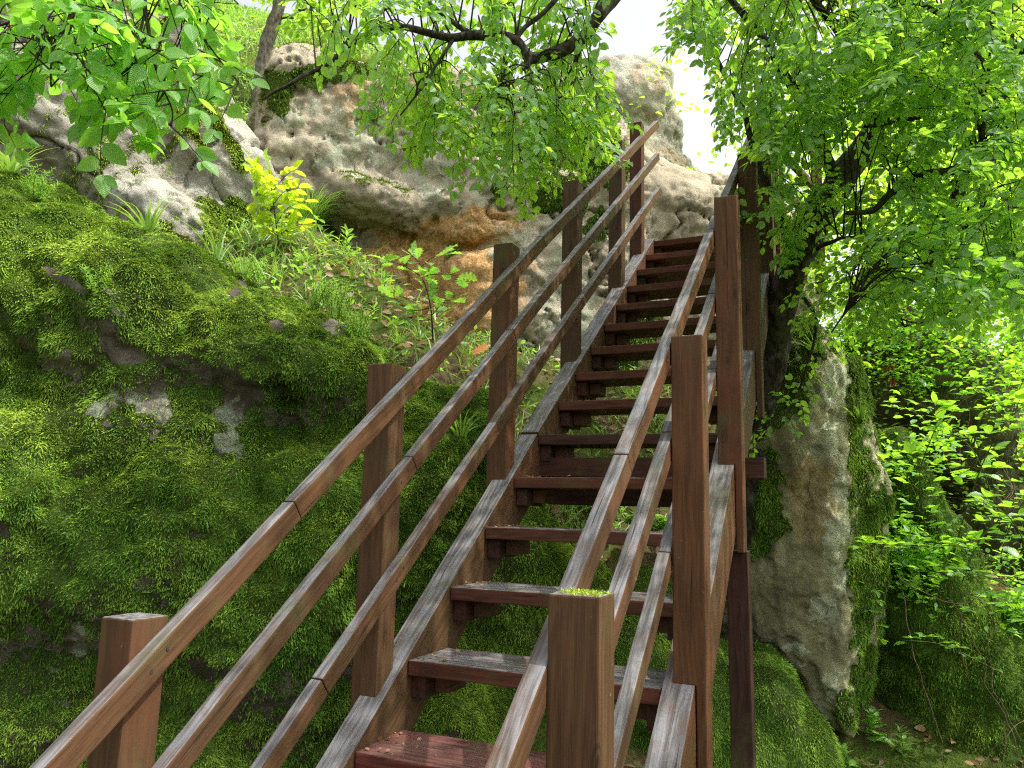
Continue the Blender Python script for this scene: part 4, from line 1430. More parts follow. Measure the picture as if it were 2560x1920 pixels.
o1 = limb3([(150, -160, 2.1, 10), (185, -10, 2.1, 7), (165, 40, 2.1, 6), (150, 70, 2.1, 5), (100, 115, 2.15, 4), (85, 150, 2.2, 3), (60, 200, 2.2, 2)])
o2 = limb3([(350, -130, 2.1, 8), (362, 10, 2.0, 6), (378, 70, 2.0, 5), (395, 130, 2.0, 4.5), (412, 190, 2.0, 4), (416, 222, 2.0, 3), (400, 246, 2.0, 2)])
o3 = limb3([(365, 30, 2.0, 4), (360, 110, 1.95, 3), (345, 160, 1.95, 2.5), (300, 190, 1.95, 2)])
o4 = limb3([(150, 75, 2.1, 3), (130, 150, 2.0, 2.5), (120, 230, 2.0, 2)])
o5 = limb3([(90, 130, 2.15, 3), (160, 170, 2.0, 2.5), (230, 220, 1.9, 2), (260, 280, 1.9, 1.5)])
o6 = limb3([(415, 215, 2.0, 2.5), (430, 270, 2.0, 2), (425, 310, 2.0, 1.5)])
o7 = limb3([(395, 20, 2.1, 3), (480, 60, 2.15, 2.5), (540, 130, 2.2, 2), (600, 200, 2.2, 1.5)])
o8 = limb3([(420, 150, 2.0, 2), (500, 190, 2.1, 2), (590, 215, 2.15, 1.5)])
o9 = limb3([(180, -30, 2.1, 4), (90, 20, 2.2, 3), (0, 60, 2.3, 3), (-60, 80, 2.3, 2)])
oA = limb3([(350, -100, 2.1, 4), (270, 0, 2.0, 3), (240, 80, 1.95, 2)])
mb.build('limb', TWIG, base3, tree3)
lv, tw = Leaves(), MB()
P2 = [(-60, -60), (520, -60), (520, 60), (510, 160), (510, 200), (420, 250), (300, 240), (240, 215), (120, 200), (-60, 215)]
leafage(lv, tw, sample(P2, 60), [o1, o2, o3, o4, o5, o7, o8, o9, oA], (1.85, 2.35), .064, (.15, .28), .5, lambda x, y: .42, pull=.5, down=.55, dens=.95, upj=.5, lr=.0026)
for o_, c in ((o5, 3), (o6, 2), (o3, 3), (o8, 4), (o2, 4), (o7, 4)):
    for k in np.linspace(4, len(o_) - 1, c).astype(int):
        spray(lv, tw, o_[k], unit(rnd(.4) + np.array([0, 0, -.8])), RNG.uniform(.10, .17), .064, unit(np.array([.3, -.6, .6]) + rnd(.3)), .4, .9, .45, 1)
lv.build('crown', 'o7', LEAFN, base3, tree3)
tw.build('twigs', TWIG, base3, tree3)

# --- small tree on the slope, upper left
b4 = onground(650, 262, 7, 18)
T4 = float((b4 - CAM) @ FWD)
tree4 = thing('slender_tree', 'slender pale trunked tree standing on the sunny slope left of the sandstone boulder', 'tree', b4)
mb = MB()
t4 = limb(mb, [(646, 300, T4, 19), (655, 160, T4, 17), (675, 80, T4, 17), (695, 20, T4, 15), (705, -60, T4, 14), (700, -300, T4, 11), (720, -500, T4, 5)], 6, .12, 10)
t4b = limb(mb, [(690, 45, T4, 8), (715, 38, T4, 6), (745, 40, T4, 4), (800, 10, T4, 2)], 5)
mb.build('trunk', BARKL, b4, tree4)
lv, tw = Leaves(), MB()
leafage(lv, tw, sample([(560, -500), (900, -480), (950, -60), (600, -70)], 60), [t4[-14:], t4b], (T4 - .6, T4 + .6), .09, (.4, .7), .4, lambda x, y: .6)
lv.build('crown', 'o2', LEAFB, b4, tree4)
tw.build('twigs', TWIG, b4, tree4)


# --- trees of the wood beyond
def far_tree(px, py, t, h, r, trunk_r, label, n, cb, leaf=.14, crown_lo=.3, seed=0, mat=LEAFB, lean=0.0):
    p = at(px, py, t)
    z0 = float(gz(p[:2])[0])
    b = np.array([p[0], p[1], z0 - .1])
    tr = thing('woodland_tree', label, 'tree', b, 'trees of the wood beyond the rocks')
    mb = MB()
    m = 9
    ax = np.linspace(0, 1, m)
    pth = b + np.stack([lean * ax + .15 * np.sin(ax * 5 + seed), .12 * np.cos(ax * 4 + seed), ax * h], -1)
    mb.tube(pth, np.linspace(trunk_r, trunk_r * .25, m), 9, rough=.08)
    cen = []
    for k in range(12):
        a = RNG.uniform(0, 2 * PI)
        hh = RNG.uniform(crown_lo, .95)
        q = pth[int(hh * (m - 1))]
        L = r * RNG.uniform(.5, 1.0) * (1.15 - .5 * hh)
        e = q + np.array([math.cos(a) * L, math.sin(a) * L, L * RNG.uniform(.0, .5)])
        sp_ = spline([q, (q + e) / 2 + [0, 0, .15], e], 4)
        mb.tube(sp_, np.linspace(trunk_r * .35, .012, len(sp_)), 5)
        cen += [sp_[-1], sp_[-3], sp_[-5]]
    mb.build('trunk', BARKL if seed % 2 else BARK, b, tr)
    lv = Leaves()
    cen = np.array(cen)
    cl = cen[RNG.integers(0, len(cen), n // 9)] + RNG.normal(size=(n // 9, 3)) * r * .24
    for c in cl:
        u_ = unit(np.array([0, 0, 1]) + rnd(.3))
        for _ in range(9):
            d = unit(rnd(1) * [1, 1, .35] + [0, 0, -.25])
            lv.add(c + rnd(leaf * 1.1) * [1, 1, .6], d, u_ + rnd(.35), leaf * RNG.uniform(.6, 1.2), cb + RNG.normal() * .22)
    lv.build('crown', 'o2', mat, b, tr)
    return tr


far_tree(2200, 700, 9.5, 7.5, 2.5, .09, 'bright yellow green tree glowing behind the leaning trunk', 11000, .8, .10, .2, 1)
far_tree(2450, 800, 11.5, 9.0, 2.4, .13, 'leafy tree behind the earth bank at right, lit from behind', 8000, .65, .11, .2, 2)
far_tree(2545, 950, 14.0, 11.0, 2.6, .15, 'woodland tree with a straight grey trunk at the right edge behind brambles', 7000, .6, .12, .35, 5)
far_tree(2330, 800, 17.0, 12.0, 3.0, .17, 'large hazy green tree deepest in the wood at right', 7000, .5, .15, .2, 4)
far_tree(2800, 900, 12.0, 10.0, 3.2, .16, 'broad green tree partly cut off by the right edge', 6000, .5, .13, .15, 7)
far_tree(2700, 700, 20.0, 13.0, 3.6, .2, 'tall tree in the far right of the wood, pale with distance', 6000, .6, .17, .1, 6)
far_tree(300, 60, 15.0, 7.0, 2.6, .14, 'sunlit tree on the hilltop above the grey slab', 5000, .8, .15, .2, 9)
far_tree(760, -20, 17.0, 6.0, 2.4, .14, 'bushy tree at the top of the slope left of the big boulder', 4000, .75, .16, .1, 8)


# ------------------------------------------------------------------ plants
def tuft(name, label, cat, base, n, L, wd, spread, mat, cb=.5, bend=.5, group=None, out=(0, 0, 0)):
    V, F, A, UVs = [], [], [], []
    k = 0
    base = np.array(base)
    for i in range(n):
        a = RNG.uniform(0, 2 * PI)
        s = abs(RNG.normal(0, spread))
        d = unit(np.array([math.cos(a) * s, math.sin(a) * s, 1.0]) + np.array(out))
        l = L * RNG.uniform(.45, 1.1)
        p = base + np.array([math.cos(a), math.sin(a), 0]) * RNG.uniform(0, .18 * L)
        sd_ = unit(np.cross(d, [math.cos(a + .3), math.sin(a + .3), .2]))
        m = 5
        hd = unit(np.array([d[0], d[1], 0]) + 1e-6)
        w0 = wd * RNG.uniform(.7, 1.2)
        for j in range(m):
            u_ = j / (m - 1)
            c = p + d * l * u_ + (hd * .5 + np.array([0, 0, -.75])) * bend * l * u_ ** 2.2
            ww = w0 * (1 - u_ ** 1.5) * .5 + .0004
            V += [c - sd_ * ww, c + sd_ * ww]
            UVs += [(u_, -.1), (u_, .1)]
            if j: F.append((k + 2 * j - 2, k + 2 * j - 1, k + 2 * j + 1, k + 2 * j))
        A += [cb + RNG.normal() * .2] * (2 * m)
        k += 2 * m
    o = make_mesh(name, np.array(V), [np.array(F)], mat, base, None, UVs, {'col': np.clip(A, 0, 1)})
    return tag(o, label, cat, group)


def onrock(px, py, V, N, QV=None):
    x, y, z = screen(V)
    f = (N * (CAM - V)).sum(1) > 0
    d = np.hypot(x - px, y - py) + np.where(f, 0, 1e5)
    near = np.argsort(d)[:6]
    i = near[np.argmin(z[near])]
    return V[i]


def rosette(name, label, base, n, L, mat, h=.15, cb=.5, shape='lance', cat='plant', wide=1.0, whorls=3, stem=STEM, group=None):
    base = np.array(base)
    t = thing(name, label, cat, base, group)
    st_ = MB()
    tip = base + np.array([RNG.normal() * .02, RNG.normal() * .02, h])
    st_.tube(spline([base, (base + tip) / 2 + rnd(.008), tip], 3), [.004, .0037, .0033, .003, .0027, .0024, .002], 5)
    lv = Leaves()
    for i in range(n):
        f = (i + .5) / n
        a = i * 2.4 + RNG.normal() * .2
        el = .05 + .95 * f
        d = unit([math.cos(a), math.sin(a), -.1 + el * .9 + RNG.normal() * .12])
        p = base * (1 - f) + tip * f
        lv.add(p, d, np.array([0, 0, 1.0]) + rnd(.2) - d * .3, L * RNG.uniform(.7, 1.1) * (1.15 - .45 * f), cb + RNG.normal() * .16)
    st_.build('stem', stem, base, t)
    lv.build('foliage', shape, mat, base, t, wide)
    return t


def sapling(name, label, stems, leaf, mat, shape, cb, cat='sapling', npl=10, base=None, wide=1.0, fan=1.0, stemmat=TWIG, r=.006):
    """stems: list of world polylines; leaves spread along the upper part"""
    b = np.array(stems[0][0])
    t = thing(name, label, cat, b)
    mb, lv = MB(), Leaves()
    for si, s in enumerate(stems):
        p = spline(s, 6)
        mb.tube(p, np.linspace(r if si == 0 else r * .6, .0015, len(p)), 5)
        k0 = int(len(p) * (.35 if si == 0 else .15))
        sg = 1
        for k in np.linspace(k0, len(p) - 1, npl).astype(int):
            tdir = unit(p[min(k + 1, len(p) - 1)] - p[max(k - 1, 0)])
            sg = -sg
            b_ = unit(np.cross(tdir, [0, 0, 1.0]) + rnd(.25)) * sg
            d = unit(b_ * fan + tdir * .5 + np.array([0, 0, -.05]) + rnd(.2))
            lv.add(p[k] + d * leaf * .12, d, np.array([0, 0, 1.0]) + rnd(.3), leaf * RNG.uniform(.65, 1.15), cb + RNG.normal() * .18)
        lv.add(p[-1], unit(p[-1] - p[-3]), np.array([0, 0, 1.0]) + rnd(.3), leaf, cb + .1)
    mb.build('stem', stemmat, b, t)
    lv.build('foliage', shape, mat, b, t, wide)
    return t


def stemline(*pts):
    return [at(*p) for p in pts]


# yellow green sapling between slab and boulder
TY = 6.7
sapling('yellow_sapling', 'glowing yellow green sapling between the grey slab and the sandstone boulder',
        [stemline((700, 640, TY), (690, 560, TY), (680, 480, TY), (670, 405, TY)), stemline((690, 560, TY), (720, 520, TY - .1), (765, 505, TY - .2)), stemline((688, 540, TY), (655, 500, TY), (635, 455, TY)),
         stemline((680, 480, TY), (705, 450, TY - .1), (730, 425, TY - .1)), stemline((680, 470, TY), (650, 430, TY), (632, 405, TY)), stemline((695, 590, TY), (725, 570, TY), (755, 560, TY)), stemline((695, 590, TY), (655, 560, TY), (640, 540, TY)), stemline((684, 510, TY), (710, 480, TY - .15), (748, 470, TY - .2))],
        .13, LEAFY, 'o3', .75, npl=15)
# oak sapling
TO = 5.3
sapling('oak_sapling', 'young oak with lobed bright green leaves behind the middle of the left railing',
        [stemline((1082, 850, TO), (1078, 780, TO), (1068, 730, TO), (1055, 690, TO), (1045, 650, TO)), stemline((1055, 692, TO), (1010, 665, TO - .1), (965, 650, TO - .15)), stemline((1055, 690, TO), (1100, 685, TO - .1), (1145, 690, TO - .1)),
         stemline((1050, 670, TO), (1080, 645, TO), (1110, 638, TO)), stemline((1076, 770, TO), (1030, 775, TO - .1), (985, 745, TO - .15)), stemline((1050, 660, TO), (1030, 640, TO), (1000, 642, TO)), stemline((1078, 790, TO), (1105, 760, TO), (1125, 750, TO)), stemline((1078, 800, TO), (1040, 790, TO), (1000, 800, TO - .1))],
        .135, HERB, 'oak', .75, npl=5, wide=1.15)

HERBS = [  # px,py,t or None, type, label
    (868, 640, 'ros', 26, .14, .26, 'broad leaved weed with upright whorls left of the oak sapling under the boulder', .75),
    (915, 650, 'ros', 22, .13, .22, 'leafy green weed close under the dark foot of the sandstone boulder', .55),
    (810, 640, 'ros', 18, .11, .18, 'pale flowered weed at the left of the leafy clump in the gully', .85),
    (760, 680, 'ros', 18, .11, .14, 'low pale green weed on the gully floor above the mossy boulder', .8),
    (1130, 850, 'ros', 14, .10, .10, 'small weed right of the oak sapling stem', .6),
    (960, 720, 'ros', 16, .11, .12, 'low green weed just left of the oak sapling', .5),
    (930, 800, 'ros', 14, .09, .10, 'yellowish weed in the leaf litter below the oak sapling', .85),
]
for (px, py, k, n, L, h, lab, cb) in HERBS:
    rosette('leafy_weed', lab, onground(px, py, 4.9), n, L, HERB, h, cb)

TUFTS = [
    (1155, 1085, VA, NA, 34, .26, .010, .55, GRASS, .65, 'grass tuft on the mossy rock between the middle and low left rails'),
    (375, 575, VA, NA, 30, .34, .016, .5, GRASS, .5, 'tuft of broad grass blades on top of the mossy boulder'),
    (20, 385, VA, NA, 30, .34, .020, .7, GRASS, .5, 'spiky grass tuft at the left edge above the mossy boulder'),
    (640, 640, VA, NA, 40, .26, .008, .35, GRASS, .6, 'wispy grass tuft on the right shoulder of the mossy boulder'),
    (560, 640, VA, NA, 24, .46, .007, .25, GRASS, .35, 'tall dark sedge stalks on the mossy boulder below the slab'),
    (2150, 1045, VE, NE, 40, .20, .012, .75, GRASS, .6, 'drooping grass tuft on the right shoulder of the buff pillar'),
    (2040, 880, VE, NE, 36, .22, .012, .7, GRASS, .55, 'green tuft on the top of the buff pillar under the leaves'),
]
for (px, py, V_, N_, n, L, wd, sp, m, cb, lab) in TUFTS:
    tuft('grass_tuft', lab, 'grass tuft', onrock(px, py, V_, N_), n, L, wd, sp, m, cb)
GT = [(1000, 860, 36, .20, .008, 'grass tuft in the litter left of the second post top'), (1050, 845, 30, .22, .008, 'thin grass tuft at the foot of the oak sapling stem'),
      (700, 700, 34, .24, .009, 'sunlit grass tuft near the lower end of the slab'), (1090, 930, 30, .18, .008, 'grass tuft beside the litter between top and middle rail'),
      (810, 740, 36, .22, .007, 'bright grass tuft just above the mossy boulder edge'), (1420, 1275, 60, .30, .008, 'sunny grass tuft seen through the gap under the steps'),
      (1370, 1270, 50, .26, .008, 'second grass tuft seen through the gap under the steps, nearer the left string'), (640, 330, 40, .3, .012, 'grass tuft on the green strip beside the slab ridge'),
      (690, 420, 40, .3, .012, 'grass tuft halfway down the green strip left of the boulder'), (620, 180, 40, .35, .014, 'pale grass clump at the foot of the slender tree'),
      (880, 700, 30, .2, .008, 'grass tuft between the weeds and the oak sapling')]
for (px, py, n, L, wd, lab) in GT:
    tuft('grass_tuft', lab, 'grass tuft', onground(px, py, 4.9), n, L, wd, .5, GRASS, .7)
p_ = onground(775, 560, 6.6)
tuft('fine_grass_clump', 'soft clump of hair fine bluish grass against the left foot of the sandstone boulder', 'grass clump', p_, 420, .62, .006, .55, GRASS, .25, .75)

# feathery spurge like plants
def feathery(label, base, ns, h, cb, mat=HERB):
    base = np.array(base)
    t = thing('feathery_plant', label, 'plant', base)
    mb, lv = MB(), Leaves()
    for s in range(ns):
        b = base + np.clip(rnd(.03), -.05, .05) * [1, 1, .1]
        tip = b + np.array([RNG.normal() * .05, RNG.normal() * .05, h * RNG.uniform(.6, 1.1)])
        p = spline([b, (b + tip) / 2 + rnd(.01), tip], 6)
        mb.tube(p, np.linspace(.0025, .001, len(p)), 4)
        for k in range(46):
            f = (k + 4) / 50
            q = p[int(f * (len(p) - 1))]
            a = k * 2.4
            lv.add(q, unit([math.cos(a), math.sin(a), .5]), np.array([0, 0, 1.0]) + rnd(.3), .028 * RNG.uniform(.7, 1.2), cb + RNG.normal() * .2)
    mb.build('stem', STEM, base, t)
    lv.build('foliage', 'blade', mat, base, t, 1.6)
    return t


for (px, py, ns, h, cb, lab) in [(850, 800, 16, .24, .8, 'feathery pale green spurge along the right edge of the mossy boulder'), (800, 760, 14, .22, .85, 'second patch of feathery spurge, farther up the boulder edge'),
                                 (235, 725, 10, .15, .5, 'small feathery seedling in the moss in the middle of the boulder top'), (90, 500, 12, .18, .5, 'feathery sprig with reddish base near the left edge of the boulder'),
                                 (640, 690, 12, .2, .8, 'feathery yellowish sprig near the bare brown rock edge'), (905, 850, 14, .2, .6, 'feathery green patch just above the second post'), (460, 850, 5, .10, .5, 'tiny feathery sprig above the sunlit moss patch')]:
    feathery(lab, onrock(px, py, VA, NA), ns, h, cb)

# pale flowers at the foot of the slab
b_ = onground(200, 445, 5.2)
fl = thing('wildflower', 'clump of thin stems with pale violet flowers at the foot of the grey slab', 'flower', b_)
mb, lv, pt = MB(), Leaves(), MB()
for s in range(26):
    p0 = b_ + rnd(.10) * [1, 1, .2]
    p1 = p0 + np.array([RNG.normal() * .07, RNG.normal() * .07, RNG.uniform(.25, .55)])
    pp = spline([p0, (p0 + p1) / 2 + rnd(.02), p1], 4)
    mb.tube(pp, np.linspace(.003, .0015, len(pp)), 4)
    for k in range(7):
        lv.add(pp[RNG.integers(1, len(pp))], unit(rnd(1) * [1, 1, .3] + [0, 0, .4]), np.array([0, 0, 1.0]) + rnd(.3), .06 * RNG.uniform(.6, 1.2), .7 + RNG.normal() * .2)
    if s % 2 == 0:
        a = np.arange(10) * 2 * PI / 10
        rr_ = np.where(np.arange(10) % 2 == 0, .022, .010)
        fn = unit(CAM - p1 + rnd(.8)); e1 = unit(np.cross(fn, [0, 0, 1])); e2 = np.cross(fn, e1)
        Vf = np.vstack([p1, p1 + (np.cos(a) * rr_)[:, None] * e1 + (np.sin(a) * rr_)[:, None] * e2 + fn * .006])
        pt.add(Vf, [[(0, 1 + i, 1 + (i + 1) % 10) for i in range(10)]])
mb.build('stem', STEM, b_, fl); lv.build('foliage', 'lance', HERB, b_, fl); pt.build('petals', FLOWER, b_, fl)

# seedling on the boulder
b_ = onrock(392, 1505, VA, NA)
sd_ = thing('seedling', 'three leaved pale green seedling on a tiny ledge above the first left post', 'seedling', b_)
mb, lv = MB(), Leaves()
mb.tube(spline([b_, b_ + [0, 0, .03], b_ + [.005, 0, .055]], 3), np.linspace(.0025, .0015, 7), 5)
for vx, vz, l in ((RGT * .95, .2, .095), (-RGT * .55 - FWD * .2, .75, .085), (-RGT * .9 - FWD * .4, -.05, .06)):
    lv.add(b_ + [0, 0, .05], unit(vx + np.array([0, 0, vz])), np.array([0, 0, 1.0]) - FWD * .5, l, .9)
mb.build('stem', STEM, b_, sd_); lv.build('foliage', 'o3', HERB, b_, sd_)


# ferns
def fern(label, base, n, L, cb, out=None, mat=HERB):
    base = np.array(base)
    t = thing('fern', label, 'fern', base)
    mb, lv = MB(), Leaves()
    for i in range(n):
        a = i * 2 * PI / n + RNG.normal() * .25
        d = np.array([math.cos(a), math.sin(a), 0])
        if out is not None: d = unit(d + np.array(out))
        l = L * RNG.uniform(.7, 1.1)
        pts = [base, base + d * l * .35 + [0, 0, l * .38], base + d * l * .75 + [0, 0, l * .42], base + d * l + [0, 0, l * .22]]
        p = spline(pts, 6)
        mb.tube(p, np.linspace(.003, .001, len(p)), 4)
        for k in range(2, len(p)):
            td = unit(p[min(k + 1, len(p) - 1)] - p[k - 1])
            s = unit(np.cross(td, [0, 0, 1.0]))
            for sg in (-1, 1):
                for q in (0, .5):
                    f = (k + q) / len(p)
                    lv.add(p[k] - td * q * l / len(p), unit(s * sg + td * .35), np.array([0, 0, 1.0]) + rnd(.15), l * .30 * (1 - f) ** .8 + .012, cb + RNG.normal() * .15)
    mb.build('stem', STEM, base, t)
    lv.build('fronds', 'lance', mat, base, t, .9)


fern('small green fern beside the boulder wall between the second and third left posts', onground(1235, 700, 6.2), 8, .22, .45)
fern('fern in the shade behind the low rail right of the third post', onground(1240, 990, 5.2), 8, .2, .35)
fern('lush fern behind the right rails under the steps', onground(1640, 1330, 5.0), 9, .3, .45)
fern('fern growing in the gap beneath the steps beside the cross beam', onground(1500, 1290, 5.2), 8, .28, .6)
fern('fern below the overhang left of the orange hollow', onground(1120, 800, 5.6), 7, .25, .5)

# bramble shoots right
def bramble(label, pts, leaf, cb, seed, group='bramble shoots on the right bank', every=2):
    P = np.array([at(*p) for p in pts])
    b = P[0]
    t = thing('bramble', label, 'bramble', b, group)
    mb, lv = MB(), Leaves()
    p = spline(P, 8)
    mb.tube(p, np.linspace(.005, .0018, len(p)), 5)
    sg = 1
    for k in range(3, len(p), every):
        td = unit(p[min(k + 1, len(p) - 1)] - p[k - 1])
        sg = -sg
        s = unit(np.cross(td, [0, 0, 1.0]) * sg + td * .4 + np.array([0, 0, .25]) + rnd(.25))
        e = p[k] + s * leaf * RNG.uniform(.7, 1.2)
        mb.tube(np.array([p[k], (p[k] + e) / 2 + [0, 0, .01], e]), [.002, .0017, .0014], 4)
        sb = unit(np.cross(s, [0, 0, 1.0]))
        nn_ = np.array([0, 0, 1.0]) + rnd(.25)
        c = cb + RNG.normal() * .12
        ll = leaf * RNG.uniform(.75, 1.15)
        lv.add(e, unit(s + [0, 0, -.1]), nn_, ll, c)
        lv.add(e, unit(s * .35 + sb + [0, 0, -.05]), nn_, ll * .85, c)
        lv.add(e, unit(s * .35 - sb + [0, 0, -.05]), nn_, ll * .85, c)
    mb.build('stem', STEM, b, t)
    lv.build('foliage', 'o3', BRAM, b, t, 1.05)


BR = [
    ('sunlit bramble shoot rising in front of the earth bank, tall one with lime leaves', [(2330, 1420, 5.6), (2310, 1300, 5.3), (2300, 1180, 5.1), (2340, 1060, 5.0), (2320, 1020, 4.95)], .10, .75),
    ('bramble arching to the right above the mossy bank, its leaves lit lime', [(2380, 1400, 5.5), (2420, 1260, 5.2), (2470, 1130, 5.0), (2530, 1040, 4.9), (2600, 990, 4.8)], .11, .8),
    ('lime bramble spray hanging leftward in front of the pillar edge', [(2520, 1420, 5.4), (2420, 1370, 5.1), (2320, 1365, 4.9), (2230, 1372, 4.8), (2170, 1380, 4.75)], .10, .85),
    ('bramble spray just below the lime spray, leaning over the dark moss', [(2560, 1480, 5.3), (2460, 1440, 5.1), (2380, 1430, 5.0), (2320, 1445, 4.9)], .10, .7),
    ('dim bramble tangle against the earth bank, highest on the slope', [(2300, 1250, 6.6), (2330, 1120, 6.6), (2400, 1010, 6.5), (2470, 940, 6.4)], .10, .45),
    ('bramble shoot at the right edge with broad lit leaves', [(2600, 1500, 4.8), (2570, 1380, 4.7), (2520, 1290, 4.6), (2450, 1260, 4.6)], .11, .75),
    ('bramble with small dull leaves along the top of the mossy bank', [(2250, 1480, 5.6), (2330, 1400, 5.4), (2430, 1350, 5.3), (2540, 1340, 5.2)], .085, .5),
    ('bramble on the right reaching up beside the grey trunk', [(2540, 1250, 6.0), (2520, 1120, 5.9), (2540, 1000, 5.8), (2580, 900, 5.7)], .11, .7),
    ('low bramble at lower right in shade by the dry vines', [(2500, 1680, 5.2), (2420, 1640, 5.05), (2350, 1610, 4.95), (2260, 1600, 4.9)], .075, .35),
    ('bramble trailing down the moss beside the pillar', [(2260, 1330, 5.4), (2200, 1420, 5.1), (2180, 1500, 5.0), (2190, 1600, 5.0)], .07, .45),
    ('bramble mass at the right edge below the far tree trunk', [(2620, 1350, 5.6), (2540, 1230, 5.5), (2460, 1190, 5.4), (2380, 1200, 5.3)], .11, .65),
    ('bramble shoot at the far right bottom of the lit thicket', [(2620, 1600, 4.9), (2560, 1540, 4.9), (2500, 1510, 4.9), (2420, 1530, 4.9)], .09, .6),
]
for i, (lab, pts, lf, cb) in enumerate(BR): bramble(lab, pts, lf, cb, i)
for k in range(8):
    x0, y0 = RNG.uniform(2240, 2560), RNG.uniform(1080, 1480)
    dx = RNG.choice([-1, 1]) * RNG.uniform(60, 140)
    t0 = RNG.uniform(5.0, 6.2)
    bramble('thin bramble shoot with small pale leaves in the thick of the sunlit tangle', [(x0, y0, t0), (x0 + dx * .3, y0 - 90, t0 - .1), (x0 + dx * .7, y0 - 150, t0 - .2), (x0 + dx * 1.3, y0 - 165, t0 - .3)], .075, .7, k, 'thin shoots in the sunlit bramble tangle')
# leafy understorey on the bank: one mass nobody could count
lv = Leaves()
for V_, N_, n in ((VG, NG, 7000), (VF, NF, 1700)):
    x, y, z = screen(V_)
    ok = np.where((N_[:, 2] > (-.1 if V_ is VG else .15)) & ((N_ * (CAM - V_)).sum(1) > 0))[0]
    if V_ is VF: ok = ok[(x[ok] > 2230) & (y[ok] < 1560)]
    dens = sstep(-.25, .35, fbm(V_[ok], 2.2, 3, 91))
    for i in RNG.choice(ok, n, p=dens / dens.sum()):
        lv.add(V_[i] + rnd(.06) + N_[i] * RNG.uniform(.03, .35), unit(rnd(1) * [1, 1, .4]), np.array([0, 0, 1.0]) + rnd(.35), .062 * RNG.uniform(.6, 1.2), .5 + RNG.normal() * .25)
us = lv.build('undergrowth', 'o2', BRAM, VG.mean(0))
tag(us, 'leafy undergrowth covering the bank at right', 'undergrowth', kind='stuff')

# dry twigs on the bank and trailing vines
mb = MB()
okg = np.where((NG * (CAM - VG)).sum(1) > 0)[0]
for i in RNG.choice(okg, 260):
    p = VG[i] + NG[i] * .03
    d = unit(rnd(1) + [0, 0, -.4]); l = RNG.uniform(.2, .7)
    pp = spline([p, p + d * l * .5 + NG[i] * .12 + rnd(.04), p + d * l + NG[i] * .05], 4)
    mb.tube(pp, np.linspace(.004, .0015, len(pp)), 4)
tag(mb.build('dry_twigs', DRYSTEM, VG.mean(0)), 'dry brown twigs and stems tangled over the earth bank', 'twigs', kind='stuff')
VN = [('long thin vine trailing down the dark moss from the pillar shoulder', [(2255, 1440, 5.1), (2265, 1530, 5.05), (2290, 1650, 5.0), (2320, 1760, 5.0), (2350, 1850, 5.0), (2360, 1940, 5.0)]),
      ('dry stem looping down at lower right nearest the edge', [(2400, 1480, 5.0), (2470, 1530, 4.9), (2475, 1680, 4.85), (2510, 1780, 4.8), (2570, 1870, 4.8)]),
      ('pale dry stem hanging left of the looping stem', [(2380, 1500, 5.0), (2440, 1600, 4.9), (2470, 1720, 4.85), (2530, 1830, 4.8), (2540, 1940, 4.8)]),
      ('brown arching stem running left out of the bramble', [(2250, 1440, 5.0), (2330, 1490, 4.95), (2420, 1500, 4.9), (2480, 1460, 4.9)]),
      ('short dry stem standing up from the moss at lower right', [(2505, 1920, 4.8), (2510, 1860, 4.8), (2515, 1810, 4.8)]),
      ('bent dry stem crossing the lower right corner', [(2440, 1930, 4.8), (2480, 1880, 4.8), (2560, 1800, 4.8)]),
      ('dry stem dropping straight beside the lower right moss hollow', [(2400, 1530, 5.0), (2402, 1620, 5.0), (2415, 1700, 5.0)]),
      ('grey fallen stem lying across the right bank', [(2510, 1445, 4.9), (2560, 1432, 4.9), (2640, 1420, 4.9)])]
for lab, pts in VN:
    P = spline([at(*p) for p in pts], 8)
    P = P + np.stack([fbm(P, 8, 2, s) for s in (4, 5, 6)], -1) * .02
    mb = MB(); mb.tube(P, np.linspace(.0042, .0022, len(P)), 5)
    tag(mb.build('dry_vine', DRYSTEM, P[0]), lab, 'vine', 'dry vines hanging on the right bank')

# seed heads on the pillar tuft
for lab, pts in (('rust brown seed head leaning right from the pillar tuft, upper one', [(2165, 990, 5.0), (2190, 960, 5.0), (2210, 930, 5.0), (2228, 912, 5.0)]),
                 ('lower rust seed head on a stalk from the pillar tuft', [(2170, 1010, 5.0), (2200, 980, 4.95), (2220, 962, 4.95), (2236, 955, 4.95)])):
    P = spline([at(*p) for p in pts], 5)
    t = thing('seed_head', lab, 'seed head', P[0])
    mb = MB(); mb.tube(P, np.linspace(.003, .0015, len(P)), 5); mb.build('stalk', STEM, P[0], t)
    lv = Leaves()
    for k in range(60):
        q = P[-1] + (P[-5] - P[-1]) * RNG.random() + rnd(.012)
        lv.add(q, unit(rnd(1)), rnd(1), .018, RNG.random())
    lv.build('seeds', 'o2', SEED, P[0], t)

# plants at the foot of the pillar
for lab, px, py, n, L, h, cb, sh in [
    ('trefoil leaved plant at the bottom, nearest the buff pillar', 2180, 1850, 20, .12, .18, .55, 'o3'),
    ('small plant with three leaflets left of the trefoil plant in the litter', 2050, 1870, 12, .095, .10, .5, 'o3'),
    ('leafy plant with pointed bright leaves at the bottom of the mossy face', 2260, 1890, 24, .11, .18, .7, 'lance'),
    ('grey green leafed sprig at the bottom edge in the brown litter', 2110, 1915, 14, .10, .10, .6, 'o3')]:
    p = onground(px, py, 3.5, 8)
    rosette('woodland_herb', lab, p, n, L, HERB, h, cb, sh)

